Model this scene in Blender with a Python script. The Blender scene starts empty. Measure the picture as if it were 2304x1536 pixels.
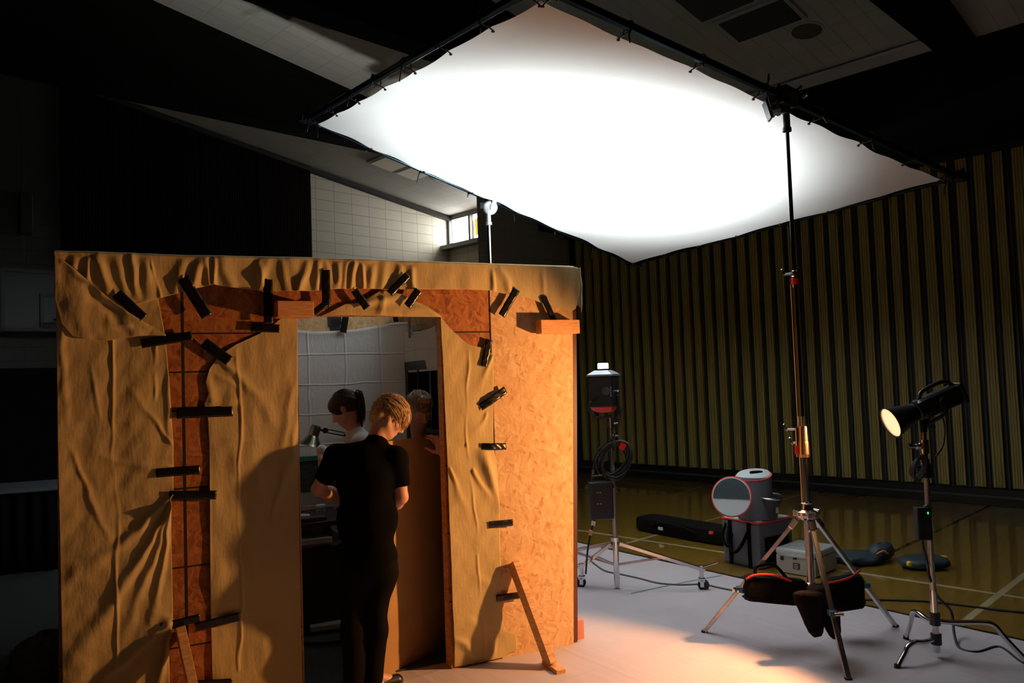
import bpy, math, random
import numpy as np
from mathutils import Vector, Matrix

random.seed(7); RS = np.random.RandomState(11)
scene = bpy.context.scene
# ------------------------------------------------------------------ camera
FPX = 1750.0; CAM_Z = 1.73
th = math.atan(84 / FPX); ro = math.radians(2.0)
CF = np.array([0, math.cos(th), math.sin(th)])
_R = np.array([1, 0, 0.]); _U = np.cross(_R, CF)
CR = _R * math.cos(ro) - _U * math.sin(ro); CU = _U * math.cos(ro) + _R * math.sin(ro)
CAM = np.array([0, 0, CAM_Z])
cd = bpy.data.cameras.new('camera'); cam = bpy.data.objects.new('camera', cd)
scene.collection.objects.link(cam); scene.camera = cam
cd.sensor_width = 36.0; cd.lens = 36.0 * FPX / 2304.0; cd.clip_end = 200
m = Matrix.Identity(4)
for i in range(3):
    m[i][0] = CR[i]; m[i][1] = CU[i]; m[i][2] = -CF[i]; m[i][3] = CAM[i]
cam.matrix_world = m
# ------------------------------------------------------------------ world, exposure
w = bpy.data.worlds.new('world'); scene.world = w; w.use_nodes = True
w.node_tree.nodes['Background'].inputs[0].default_value = (0.5, 0.6, 0.7, 1)
w.node_tree.nodes['Background'].inputs[1].default_value = 0.0
scene.view_settings.view_transform = 'Standard'; scene.view_settings.look = 'None'
scene.view_settings.exposure = 0.0; scene.view_settings.gamma = 1.0
scene.view_settings.use_curve_mapping = False
scene.cycles.use_denoising = True
scene.cycles.max_bounces = 8; scene.cycles.diffuse_bounces = 5; scene.cycles.glossy_bounces = 4
scene.cycles.sample_clamp_indirect = 4.0
# light strengths (the lamps themselves are built with their stands)
WARM_POWER = 430.0; WARM_COL = (1.0, 0.45, 0.155)
UP_POWER = 1080.0; UP_COL = (0.93, 1.0, 0.985)
WINDOW_E = 13.0

# ------------------------------------------------------------------ picking points of the place from the photograph
def unit(a):
    a = np.asarray(a, float); return a / (np.linalg.norm(a) + 1e-12)
def ray(px, py):
    d = CF + CR * (px - 1152) / FPX + CU * (768 - py) / FPX
    return d / d[1]
def P(px, py, Y): return CAM + ray(px, py) * Y
def at_z(px, py, z=0.0):
    d = ray(px, py); return CAM + d * ((z - CAM_Z) / d[2])
GA = math.radians(44.2)
GU = np.array([math.cos(GA), math.sin(GA), 0]); GV = np.array([-math.sin(GA), math.cos(GA), 0]); ZZ = np.array([0, 0, 1.])
def G(u, v, z=0.0): return GU * u + GV * v + ZZ * z
def on_u(px, py, U):
    d = ray(px, py); return CAM + d * (U / (d @ GU))
def on_v(px, py, V):
    d = ray(px, py); return CAM + d * (V / (d @ GV))
UC, VB, ZE, SL, UR = 10.84, 13.04, 5.32, 0.160, -3.0
def ceil_z(u): return ZE + SL * (UC - u) if u > UR else ZE + SL * (UC - UR) - SL * (UR - u)
def on_ceil(px, py, drop=0.0):
    d = ray(px, py); return CAM + d * ((ZE + SL * UC - drop - CAM_Z) / (d[2] + SL * (d @ GU)))
# plywood set frame: t along the front, z up, o out of the front face
S0 = np.array([-2.2533, 3.8502, 0.]); SE = unit([0.8986, 0.4388, 0]); SN = np.array([SE[1], -SE[0], 0])
def S(t, z, o=0.0): return S0 + SE * t + SN * o + ZZ * z
def wall(px, py, o=0.0):
    d = ray(px, py); t = ((S0 + SN * o - CAM) @ SN) / (d @ SN); q = CAM + d * t
    return float((q - S0) @ SE), float(q[2])
SL_T, SR_T, J_T, D_L, D_R, D_Z, S_H, S_D = 0.0, 2.93, 2.36, 1.16, 2.03, 2.125, 2.44, 1.75

# ------------------------------------------------------------------ materials
MATS = {}
def mat(name, col, rough=0.6, metal=0.0, noise=None, bump=None, emit=None, spec=0.5, trans=0.0, coat=0.0, sheen=0.0):
    if name in MATS: return MATS[name]
    m = bpy.data.materials.new(name); m.use_nodes = True; MATS[name] = m
    nt = m.node_tree; b = nt.nodes['Principled BSDF']
    b.inputs['Base Color'].default_value = (*col, 1); b.inputs['Roughness'].default_value = rough
    b.inputs['Metallic'].default_value = metal; b.inputs['Specular IOR Level'].default_value = spec
    if trans: b.inputs['Transmission Weight'].default_value = trans
    if coat: b.inputs['Coat Weight'].default_value = coat; b.inputs['Coat Roughness'].default_value = 0.08
    if sheen: b.inputs['Sheen Weight'].default_value = sheen
    if emit: b.inputs['Emission Color'].default_value = (*emit[0], 1); b.inputs['Emission Strength'].default_value = emit[1]
    tc = nt.nodes.new('ShaderNodeTexCoord')
    if noise:   # (scale, second colour, stretch)
        sc, c2, st = noise
        mp = nt.nodes.new('ShaderNodeMapping'); mp.inputs['Scale'].default_value = st
        n = nt.nodes.new('ShaderNodeTexNoise'); n.inputs['Scale'].default_value = sc; n.inputs['Detail'].default_value = 6
        r = nt.nodes.new('ShaderNodeValToRGB'); r.color_ramp.elements[0].position = 0.35; r.color_ramp.elements[1].position = 0.68
        r.color_ramp.elements[0].color = (*col, 1); r.color_ramp.elements[1].color = (*c2, 1)
        nt.links.new(tc.outputs['Object'], mp.inputs[0]); nt.links.new(mp.outputs[0], n.inputs['Vector'])
        nt.links.new(n.outputs[0], r.inputs[0]); nt.links.new(r.outputs[0], b.inputs['Base Color'])
    if bump:    # (scale, strength, distance)
        n = nt.nodes.new('ShaderNodeTexNoise'); n.inputs['Scale'].default_value = bump[0]; n.inputs['Detail'].default_value = 5
        bp = nt.nodes.new('ShaderNodeBump'); bp.inputs['Strength'].default_value = bump[1]; bp.inputs['Distance'].default_value = bump[2]
        nt.links.new(tc.outputs['Object'], n.inputs['Vector']); nt.links.new(n.outputs[0], bp.inputs['Height']); nt.links.new(bp.outputs[0], b.inputs['Normal'])
    return m
class NT:
    """small helper for hand-made node materials"""
    def __init__(s, name, rough=0.6, **kw):
        s.m = mat(name, (0.5, 0.5, 0.5), rough, **kw); s.nt = s.m.node_tree; s.b = s.nt.nodes['Principled BSDF']
    def new(s, t, **kw):
        n = s.nt.nodes.new(t)
        for k, v in kw.items():
            if k in n.inputs: n.inputs[k].default_value = v
            else: setattr(n, k, v)
        return n
    def link(s, a, b): s.nt.links.new(a, b)
    def uv(s, scale=(1, 1, 1), rot=0.0):
        t = s.new('ShaderNodeTexCoord'); mp = s.new('ShaderNodeMapping')
        mp.inputs['Scale'].default_value = scale; mp.inputs['Rotation'].default_value = (0, 0, rot)
        s.link(t.outputs['UV'], mp.inputs[0]); return mp.outputs[0]
    def ramp(s, src, stops):
        r = s.new('ShaderNodeValToRGB'); cr = r.color_ramp
        while len(cr.elements) < len(stops): cr.elements.new(0.5)
        for e, (p, c) in zip(cr.elements, stops): e.position = p; e.color = (*c, 1)
        s.link(src, r.inputs[0]); return r.outputs[0]
    def math(s, op, a, b=0.0, c=None):
        n = s.new('ShaderNodeMath', operation=op)
        for i, x in enumerate((a, b, c)):
            if x is None: continue
            if isinstance(x, (int, float)): n.inputs[i].default_value = x
            else: s.link(x, n.inputs[i])
        return n.outputs[0]
    def mix(s, f, a, b, mode='MIX'):
        n = s.new('ShaderNodeMix', data_type='RGBA', blend_type=mode)
        for i, x in ((0, f), (6, a), (7, b)):
            if isinstance(x, (int, float)): n.inputs[i].default_value = x
            elif isinstance(x, tuple): n.inputs[i].default_value = (*x, 1)
            else: s.link(x, n.inputs[i])
        return n.outputs[2]
    def bump(s, h, strength, dist):
        bp = s.new('ShaderNodeBump', Strength=strength, Distance=dist); s.link(h, bp.inputs['Height']); s.link(bp.outputs[0], s.b.inputs['Normal'])

def osb(name, stops, lines):
    n = NT(name, 0.75)
    base = n.uv()
    nz = n.new('ShaderNodeTexNoise', Scale=5.0, Detail=3.0); n.link(base, nz.inputs['Vector'])
    add = n.new('ShaderNodeVectorMath', operation='MULTIPLY_ADD'); add.inputs[1].default_value = (0.10, 0.10, 0)
    n.link(nz.outputs['Color'], add.inputs[0]); n.link(base, add.inputs[2])
    hs = []
    for k, (rz, sx, sy) in enumerate(((1.15, 13, 52), (-0.55, 15, 60), (1.75, 12, 46))):
        mp = n.new('ShaderNodeMapping', vector_type='TEXTURE'); mp.inputs['Rotation'].default_value = (0, 0, rz); mp.inputs['Scale'].default_value = (1 / sx, 1 / sy, 1)
        mp.inputs['Location'].default_value = (k * 3.1, k * 1.7, 0)
        n.link(add.outputs[0], mp.inputs[0])
        v = n.new('ShaderNodeTexVoronoi', Scale=1.0, feature='F1'); v.voronoi_dimensions = '2D'; n.link(mp.outputs[0], v.inputs['Vector'])
        sp = n.new('ShaderNodeSeparateColor'); n.link(v.outputs['Color'], sp.inputs[0]); hs.append(sp.outputs[0])
    big = n.new('ShaderNodeTexNoise', Scale=16.0, Detail=2.0); n.link(base, big.inputs['Vector'])
    pick = n.math('GREATER_THAN', big.outputs[0], 0.5)
    a = n.math('ADD', n.math('MULTIPLY', hs[0], pick), n.math('MULTIPLY', hs[1], n.math('SUBTRACT', 1.0, pick)))
    a = n.math('ADD', n.math('MULTIPLY', a, 0.65), n.math('MULTIPLY', hs[2], 0.35))
    fib = n.new('ShaderNodeTexNoise', Scale=30.0, Detail=4.0)
    mp = n.new('ShaderNodeMapping', vector_type='TEXTURE'); mp.inputs['Scale'].default_value = (1, .2, 1); mp.inputs['Rotation'].default_value = (0, 0, 1.3)
    n.link(base, mp.inputs[0]); n.link(mp.outputs[0], fib.inputs['Vector'])
    a = n.math('ADD', n.math('MULTIPLY', a, 0.6), n.math('MULTIPLY', fib.outputs[0], 0.4))
    col = n.ramp(a, stops)
    if lines:   # black factory guide lines every 16 inches
        sep = n.new('ShaderNodeSeparateXYZ'); n.link(base, sep.inputs[0])
        zz = n.math('ABSOLUTE', n.math('SUBTRACT', n.math('FRACT', n.math('ADD', n.math('DIVIDE', sep.outputs[1], 0.406), 0.5)), 0.5))
        l1 = n.math('LESS_THAN', zz, 0.011)
        z2 = n.math('LESS_THAN', n.math('ABSOLUTE', n.math('SUBTRACT', sep.outputs[1], 1.826)), 0.0045)
        z3 = n.math('LESS_THAN', n.math('ABSOLUTE', n.math('SUBTRACT', sep.outputs[0], 0.572)), 0.008)
        l = n.math('MAXIMUM', n.math('MAXIMUM', l1, z2), z3)
        col = n.mix(l, col, (0.012, 0.01, 0.008))
    n.link(col, n.b.inputs['Base Color']); n.bump(a, 0.25, 0.003)
    return n.m
OSB_RED = osb('osb_coated', [(0.2, (0.20, 0.055, 0.014)), (0.40, (0.36, 0.115, 0.03)), (0.62, (0.46, 0.165, 0.045)), (0.85, (0.60, 0.25, 0.08))], True)
OSB_RAW = osb('osb_raw', [(0.15, (0.38, 0.20, 0.085)), (0.36, (0.60, 0.37, 0.175)), (0.62, (0.68, 0.45, 0.235)), (0.85, (0.80, 0.60, 0.38))], False)

def muslin(name, c1, c2, creases=False):
    n = NT(name, 0.9, sheen=0.15)
    uv = n.uv()
    big = n.new('ShaderNodeTexNoise', Scale=3.0, Detail=4.0); n.link(uv, big.inputs['Vector'])
    n.link(n.mix(big.outputs[0], c1, c2), n.b.inputs['Base Color'])
    wv = n.new('ShaderNodeTexNoise', Scale=28.0, Detail=5.0)
    mp = n.new('ShaderNodeMapping'); mp.inputs['Scale'].default_value = (2.2, 0.7, 1); n.link(uv, mp.inputs[0]); n.link(mp.outputs[0], wv.inputs['Vector'])
    h = n.math('MULTIPLY', wv.outputs[0], 0.30)
    med = n.new('ShaderNodeTexNoise', Scale=7.0, Detail=3.0); n.link(uv, med.inputs['Vector'])
    h = n.math('ADD', h, n.math('MULTIPLY', med.outputs[0], 0.9))
    if creases:   # ironed-in fold lines of a packed drop cloth
        sep = n.new('ShaderNodeSeparateXYZ'); dz = n.new('ShaderNodeTexNoise', Scale=2.5, Detail=2.0); n.link(uv, dz.inputs['Vector'])
        va = n.new('ShaderNodeVectorMath', operation='MULTIPLY_ADD'); va.inputs[1].default_value = (0.05, 0.05, 0)
        n.link(dz.outputs['Color'], va.inputs[0]); n.link(uv, va.inputs[2]); n.link(va.outputs[0], sep.inputs[0])
        for ax, per in ((0, 0.29), (1, 0.235)):
            f = n.math('ABSOLUTE', n.math('SUBTRACT', n.math('FRACT', n.math('DIVIDE', sep.outputs[ax], per)), 0.5))
            g = n.math('MULTIPLY', n.math('SUBTRACT', 1.0, n.math('MINIMUM', n.math('MULTIPLY', f, 26.0), 1.0)), 0.6)
            h = n.math('ADD', h, g)
    n.bump(h, 0.55, 0.012)
    return n.m
MUSLIN = muslin('muslin_front', (0.52, 0.40, 0.18), (0.60, 0.475, 0.225))
MUSLIN_IN = muslin('muslin_inside', (0.80, 0.81, 0.81), (0.86, 0.87, 0.86), True)

def hairmat(name, c1, c2):
    n = NT(name, 0.42)
    t = n.new('ShaderNodeTexCoord'); nz = n.new('ShaderNodeTexNoise', Scale=60.0, Detail=4.0)
    mp = n.new('ShaderNodeMapping'); mp.inputs['Scale'].default_value = (1.6, 0.7, 0.7); n.link(t.outputs['Object'], mp.inputs[0]); n.link(mp.outputs[0], nz.inputs['Vector'])
    n.link(n.ramp(nz.outputs[0], [(0.35, c1), (0.65, c2)]), n.b.inputs['Base Color']); n.bump(nz.outputs[0], 0.6, 0.004)
    return n.m

BLACKTAPE = mat('black_gaffer_tape', (0.006, 0.006, 0.007), 0.28, bump=(60, 0.5, 0.002), spec=0.6)
CHROME = mat('chrome_steel', (0.72, 0.72, 0.74), 0.16, 1.0, bump=(15, 0.05, 0.002))
STEEL = mat('worn_steel', (0.55, 0.54, 0.53), 0.33, 1.0, noise=(14, (0.38, 0.36, 0.35), (1, 1, 1)))
DARKMETAL = mat('black_metal', (0.012, 0.016, 0.02), 0.35, 0.4)
RAIL = mat('blued_rail', (0.02, 0.04, 0.055), 0.25, 0.9)
ALU = mat('cast_aluminium', (0.60, 0.64, 0.67), 0.38, 0.9)
BLACKPLA = mat('black_plastic', (0.010, 0.011, 0.013), 0.4, bump=(120, 0.15, 0.001))
RUBBER = mat('black_rubber', (0.012, 0.012, 0.012), 0.7)
REDPLA = mat('red_plastic', (0.75, 0.012, 0.006), 0.35)
REDCLOTH = mat('red_webbing', (0.60, 0.03, 0.02), 0.7)
BLUEPLA = mat('blue_plastic', (0.02, 0.10, 0.20), 0.4)
NYLON = mat('black_nylon', (0.005, 0.0045, 0.0045), 0.9, spec=.10, bump=(40, 0.5, 0.006))
NYLONBLUE = mat('dark_teal_nylon', (0.018, 0.032, 0.042), 0.6, bump=(30, 0.5, 0.008))
GREYFAB = mat('dark_grey_canvas', (0.115, 0.115, 0.14), 0.85, bump=(90, 0.4, 0.003))
LIGHTFAB = mat('light_grey_canvas', (0.52, 0.57, 0.61), 0.8, bump=(60, 0.3, 0.003))
PINE = None
def wood(name, c1, c2, st, sc=9):
    n = NT(name, 0.6)
    t = n.new('ShaderNodeTexCoord'); mp = n.new('ShaderNodeMapping'); mp.inputs['Scale'].default_value = st
    n.link(t.outputs['Object'], mp.inputs[0]); nz = n.new('ShaderNodeTexNoise', Scale=sc, Detail=6.0, Distortion=0.6); n.link(mp.outputs[0], nz.inputs['Vector'])
    n.link(n.ramp(nz.outputs[0], [(0.3, c1), (0.7, c2)]), n.b.inputs['Base Color']); n.bump(nz.outputs[0], 0.2, 0.002); return n.m
PINE = wood('pine_stud', (0.50, 0.24, 0.09), (0.78, 0.48, 0.22), (1.5, 1.5, 9))
PINEL = wood('pine_offcut', (0.58, 0.25, 0.09), (0.78, 0.42, 0.17), (2, 2, 16))

# ------------------------------------------------------------------ mesh builder
COL = scene.collection
class MB:
    def __init__(s): s.v = []; s.f = []; s.n = 0
    def add(s, vs, fs):
        vs = np.asarray(vs, float).reshape(-1, 3); k = s.n
        s.v.append(vs); s.f += [tuple(i + k for i in f) for f in fs]; s.n += len(vs); return s
    def box(s, c, dims, ax=(1, 0, 0), ay=(0, 1, 0), az=(0, 0, 1)):
        ax, ay, az = unit(ax), unit(ay), unit(az); d = np.asarray(dims, float) / 2; c = np.asarray(c, float)
        vs = [c + ax * d[0] * i + ay * d[1] * j + az * d[2] * k for i in (-1, 1) for j in (-1, 1) for k in (-1, 1)]
        return s.add(vs, [(0, 1, 3, 2), (4, 6, 7, 5), (0, 4, 5, 1), (2, 3, 7, 6), (0, 2, 6, 4), (1, 5, 7, 3)])
    def span(s, a, b, wd, hg, upv=(0, 0, 1)):
        a = np.asarray(a, float); b = np.asarray(b, float); x = unit(b - a); z = unit(np.asarray(upv, float) - x * (x @ np.asarray(upv, float))); y = np.cross(z, x)
        return s.box((a + b) / 2, (np.linalg.norm(b - a), wd, hg), x, y, z)
    def cyl(s, a, b, r0, r1=None, n=16):
        return s.tube([a, b], [r0, r0 if r1 is None else r1], n)
    def tube(s, pts, r, n=10, caps=True):
        pts = [np.asarray(p, float) for p in pts]; m = len(pts)
        rr = [r] * m if np.isscalar(r) else list(r)
        t0 = unit(pts[1] - pts[0]); up = np.array([0, 0, 1.]) if abs(t0[2]) < 0.9 else np.array([1., 0, 0])
        nx = unit(np.cross(t0, up)); vs = []
        for i, p in enumerate(pts):
            t = unit(pts[min(i + 1, m - 1)] - pts[max(i - 1, 0)])
            nx = unit(nx - t * (nx @ t)); ny = np.cross(t, nx)
            for k in range(n):
                a = 2 * math.pi * k / n; vs.append(p + (nx * math.cos(a) + ny * math.sin(a)) * rr[i])
        fs = [(i * n + k, i * n + (k + 1) % n, (i + 1) * n + (k + 1) % n, (i + 1) * n + k) for i in range(m - 1) for k in range(n)]
        if caps: fs += [tuple(range(n - 1, -1, -1)), tuple(range((m - 1) * n, m * n))]
        return s.add(vs, fs)
    def lathe(s, o, ax, prof, n=32, x0=None, sx=1.0, sy=1.0):
        """prof: (radius, distance along the axis)"""
        ax = unit(ax); x0 = np.array([1., 0, 0]) if x0 is None else np.asarray(x0, float)
        if abs(ax @ x0) > 0.9: x0 = np.array([0, 1., 0])
        x = unit(x0 - ax * (x0 @ ax)); y = np.cross(ax, x); vs = []; m = len(prof); o = np.asarray(o, float)
        for r, h in prof:
            for k in range(n):
                a = 2 * math.pi * k / n; vs.append(o + ax * h + (x * math.cos(a) * sx + y * math.sin(a) * sy) * r)
        return s.add(vs, [(i * n + k, i * n + (k + 1) % n, (i + 1) * n + (k + 1) % n, (i + 1) * n + k) for i in range(m - 1) for k in range(n)])
    def grid(s, A, flip=False):
        nu, nv = A.shape[:2]
        fs = [(i * nv + j, (i + 1) * nv + j, (i + 1) * nv + j + 1, i * nv + j + 1) for i in range(nu - 1) for j in range(nv - 1)]
        if flip: fs = [f[::-1] for f in fs]
        return s.add(A.reshape(-1, 3), fs)
    def pillow(s, c, hx, hy, hz, ax=(1, 0, 0), ay=(0, 1, 0), az=(0, 0, 1), e=0.45, n=28, m=16, wob=0.0, seed=0, taper=0.0, wr=0.0):
        ax, ay, az = unit(ax), unit(ay), unit(az); c = np.asarray(c, float); rs = np.random.RandomState(seed); ph = rs.rand(6) * 6.28; vs = []
        sg = lambda x, p: math.copysign(abs(x) ** p, x)
        for i in range(m + 1):
            la = -math.pi / 2 + math.pi * i / m
            for k in range(n):
                lo = 2 * math.pi * k / n
                x = sg(math.cos(la), e) * sg(math.cos(lo), e); y = sg(math.cos(la), e) * sg(math.sin(lo), e); z = sg(math.sin(la), e)
                wv = 1 + wob * (math.sin(3 * lo + ph[0] + 2 * la) * 0.5 + math.sin(7 * lo + ph[1] - 4 * la) * 0.3 + math.sin(13 * la + ph[2]) * 0.2)
                if wr: wv += wr * sum(math.sin(x * 3.1 * q1 * ph[0] + y * 2.3 * ph[1] + z * q1 * 2.9 * ph[2] + ph[3] * q1) for q1 in (.7, 1.3, 2.3)) / 3
                tp = 1 - taper * (z + 1) / 2
                vs.append(c + ax * hx * x * wv * tp + ay * hy * y * wv * tp + az * hz * z * (1 + wob * 0.4 * math.sin(2 * lo + ph[3])))
        return s.add(vs, [(i * n + k, i * n + (k + 1) % n, (i + 1) * n + (k + 1) % n, (i + 1) * n + k) for i in range(m) for k in range(n)])
    def build(s, name, material, parent=None, smooth=False, bevel=0.0, solid=0.0, uvf=None, subsurf=0, loc=None):
        v = np.concatenate(s.v) if s.v else np.zeros((0, 3))
        if parent is not None: o0 = rootloc(parent)
        elif loc is not None: o0 = np.asarray(loc, float)
        else: lo, hi = v.min(0), v.max(0); o0 = np.array([(lo[0] + hi[0]) / 2, (lo[1] + hi[1]) / 2, lo[2]])
        me = bpy.data.meshes.new(name); me.from_pydata((v - o0).tolist(), [], s.f); me.update()
        if uvf is not None:
            uvl = me.uv_layers.new(name='UVMap'); co = np.array([uvf(p) for p in v])
            idx = np.empty(len(me.loops), int); me.loops.foreach_get('vertex_index', idx)
            uvl.data.foreach_set('uv', co[idx].astype(np.float32).ravel())
        if smooth: me.shade_smooth()
        o = bpy.data.objects.new(name, me); COL.objects.link(o)
        if material: me.materials.append(material)
        if parent is None: o.location = o0
        else: o.parent = parent
        if bevel: b = o.modifiers.new('bevel', 'BEVEL'); b.width = bevel; b.segments = 2; b.limit_method = 'ANGLE'
        if solid: b = o.modifiers.new('solid', 'SOLIDIFY'); b.thickness = solid; b.offset = 0
        if subsurf: b = o.modifiers.new('sub', 'SUBSURF'); b.levels = subsurf; b.render_levels = subsurf
        return o
def rootloc(o):
    while o.parent is not None: o = o.parent
    return np.array(o.location)
def thing(name, label, cat, loc, group=None):
    o = bpy.data.objects.new(name, None); COL.objects.link(o); o.location = [float(x) for x in loc]; o.empty_display_size = 0.1
    return tag(o, label, cat, group)
def tag(o, label, cat, group=None, kind=None):
    o['label'] = label; o['category'] = cat
    if group: o['group'] = group
    if kind: o['kind'] = kind
    return o
def struct(o, label=None):
    o['kind'] = 'structure'
    if label: o['label'] = label
    return o
def curve(pts, n=8):
    """Catmull-Rom through the points"""
    p = [np.asarray(x, float) for x in pts]; p = [2 * p[0] - p[1]] + p + [2 * p[-1] - p[-2]]; out = []
    for i in range(1, len(p) - 2):
        for k in range(n):
            t = k / n; a, b, c, d = p[i - 1], p[i], p[i + 1], p[i + 2]
            out.append(0.5 * ((2 * b) + (-a + c) * t + (2 * a - 5 * b + 4 * c - d) * t * t + (-a + 3 * b - 3 * c + d) * t ** 3))
    out.append(p[-2]); return out
def pl(pts):
    xs = [a for a, _ in pts]; ys = [b for _, b in pts]
    return lambda x: np.interp(x, xs, ys)
class Sines:
    def __init__(s, seed, fx, fy, n=10):
        r = np.random.RandomState(seed); s.a = r.uniform(-1, 1, (n, 2)) * (fx, fy); s.p = r.rand(n) * 6.28; s.n = n
    def __call__(s, x, y): return sum(np.sin(x * a[0] * 6.28 + y * a[1] * 6.28 + p) for a, p in zip(s.a, s.p)) / math.sqrt(s.n)
_wa = Sines(77, 1 / 140., 1 / 170., 9); _wb = Sines(78, 1 / 45., 1 / 60., 9)
def ridges(X, Y, L):
    """L: (x1,y1,x2,y2,width px,height m) folds of a cloth, in picture units of the set's front"""
    o = np.zeros_like(X, float); X0, Y0 = X, Y
    X = X0 + 5 * _wa(X0, Y0) + 1.6 * _wb(X0, Y0); Y = Y0 + 4 * _wb(Y0, X0)
    for r in L:
        x1, y1, x2, y2, w_, h_ = r[:6]; dx, dy = x2 - x1, y2 - y1; L2 = dx * dx + dy * dy
        t = ((X - x1) * dx + (Y - y1) * dy) / L2; tc = np.clip(t, 0, 1)
        d = ((X - x1 - tc * dx) * dy - (Y - y1 - tc * dy) * dx) / math.sqrt(L2)
        dd = np.hypot(X - x1 - tc * dx, Y - y1 - tc * dy)
        if len(r) > 6: ww = w_ * (0.4 + 0.9 * tc); fade = np.clip(1.15 - tc, 0, 1) ** .8
        elif w_ <= 3.5: ww = w_; fade = 0.55 + 0.45 * np.sin(t * 9 + x1)
        else: ww = w_ * 1.35; fade = np.sin(math.pi * np.clip(t * .86 + .07, 0, 1)) ** .7
        o += h_ * fade * np.exp(-(dd / ww) ** 2)
    return o
suv = lambda p: ((p - S0) @ SE, p[2])

# ------------------------------------------------------------------ the gym
def gbox(mb, u0, u1, v0, v1, z0, z1): return mb.box(G((u0 + u1) / 2, (v0 + v1) / 2, (z0 + z1) / 2), (u1 - u0, v1 - v0, z1 - z0), GU, GV, ZZ)
def floor_material():
    n = NT('gym_floor', 0.42, spec=0.7, coat=1.0); n.b.inputs['Coat IOR'].default_value = 2.3; n.b.inputs['Coat Roughness'].default_value = 0.05
    uv = n.uv()
    br = n.new('ShaderNodeTexBrick', Scale=1.0); br.inputs['Brick Width'].default_value = 0.9; br.inputs['Row Height'].default_value = 0.057
    br.inputs['Mortar Size'].default_value = 0.0012; br.inputs['Color1'].default_value = (0.20, 0.108, 0.007, 1); br.inputs['Color2'].default_value = (0.25, 0.145, 0.010, 1)
    br.inputs['Mortar'].default_value = (0.22, 0.11, 0.02, 1)
    n.link(uv, br.inputs['Vector'])
    nz = n.new('ShaderNodeTexNoise', Scale=6.0, Detail=5.0); mp = n.new('ShaderNodeMapping'); mp.inputs['Scale'].default_value = (0.6, 8, 1)
    n.link(uv, mp.inputs[0]); n.link(mp.outputs[0], nz.inputs['Vector'])
    col = n.mix(n.math('MULTIPLY', nz.outputs[0], 0.5), br.outputs['Color'], (0.17, 0.083, 0.005))
    sep = n.new('ShaderNodeSeparateXYZ'); n.link(uv, sep.inputs[0])
    def line(ax, at, wd, c):
        nonlocal col
        col = n.mix(n.math('LESS_THAN', n.math('ABSOLUTE', n.math('SUBTRACT', sep.outputs[ax], at)), wd), col, c)
    for ax, px, py, c in ((0, 1621, 1241, (0.55, 0.48, 0.30)), (1, 2215, 1362, (0.55, 0.48, 0.30)), (1, 1441, 1213, (0.55, 0.48, 0.30)), (1, 2085, 1205, (0.01, 0.01, 0.01))):
        q = at_z(px, py); line(ax, float(q @ (GU, GV)[ax]), 0.025 if c[0] > 0.1 else 0.02, c)
    n.link(col, n.b.inputs['Base Color']); return n.m
guv = lambda p: (p @ GU, p @ GV)
struct(gbox(MB(), -13, 12.2, -9, 14.2, -0.2, 0.0).build('floor', floor_material(), uvf=guv), 'glossy yellow maple gym floor with painted court lines')

def block_material(name, c1, mort, rough=0.55):
    n = NT(name, rough); uv = n.uv()
    br = n.new('ShaderNodeTexBrick', Scale=1.0, offset=0.0); br.inputs['Brick Width'].default_value = 0.40; br.inputs['Row Height'].default_value = 0.203
    br.inputs['Mortar Size'].default_value = 0.007; br.inputs['Mortar Smooth'].default_value = 0.4
    br.inputs['Color1'].default_value = (*c1, 1); br.inputs['Color2'].default_value = (*[x * 0.93 for x in c1], 1); br.inputs['Mortar'].default_value = (*mort, 1)
    n.link(uv, br.inputs['Vector']); n.link(br.outputs['Color'], n.b.inputs['Base Color'])
    n.bump(n.math('SUBTRACT', 1.0, br.outputs['Fac']), 0.6, 0.008); return n.m
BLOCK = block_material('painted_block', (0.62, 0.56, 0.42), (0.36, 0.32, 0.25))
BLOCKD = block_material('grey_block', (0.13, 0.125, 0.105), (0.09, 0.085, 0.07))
BLOCKSH = block_material('shaded_block', (0.045, 0.05, 0.042), (0.035, 0.038, 0.032))  # end wall block again, darkened in colour for the shade left of the stage
TILE = block_material('ceiling_tile', (0.46, 0.43, 0.37), (0.40, 0.37, 0.32), 0.9)
BEAM = mat('dark_beam', (0.004, 0.0035, 0.003), 0.9, noise=(3, (0.007, 0.006, 0.005), (1, 1, 8)), spec=.08)
DARKWALL = mat('dark_wall', (0.008, 0.008, 0.008), 0.9, spec=.1)
WINGM = block_material('wing_block', (0.30, 0.275, 0.23), (0.22, 0.20, 0.17))
def gquad(pts): return MB().add(pts, [(0, 1, 2, 3)])
# end wall: block, with a dark wood folding wall of the stage in the middle
U_W0 = float(on_v(137, 570, VB) @ GU); U_W1 = float(on_v(697, 500, VB) @ GU)
def endwall(mb, u0, u1, v0=VB, v1=VB + 0.3, z0=0.0):
    zs = (ceil_z(u0), ceil_z(u1)); vs = []
    for vv in (v0, v1):
        vs += [G(u0, vv, z0), G(u1, vv, z0), G(u1, vv, zs[1]), G(u0, vv, zs[0])]
    return mb.add(vs, [(0, 1, 2, 3), (7, 6, 5, 4), (0, 4, 5, 1), (3, 2, 6, 7), (1, 5, 6, 2), (0, 3, 7, 4)])
uvu = lambda p: (p @ GU, p[2]); uvv = lambda p: (p @ GV, p[2])
mb = MB(); endwall(mb, U_W1, UC + 0.3)
struct(mb.build('wall_end', BLOCK, uvf=uvu), 'cream painted block end wall of the gym')
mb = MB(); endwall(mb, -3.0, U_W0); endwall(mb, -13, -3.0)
struct(mb.build('wall_end', BLOCKSH, uvf=uvu), 'block wall left of the stage partition, with the shade there put into its dark colour')
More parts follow.
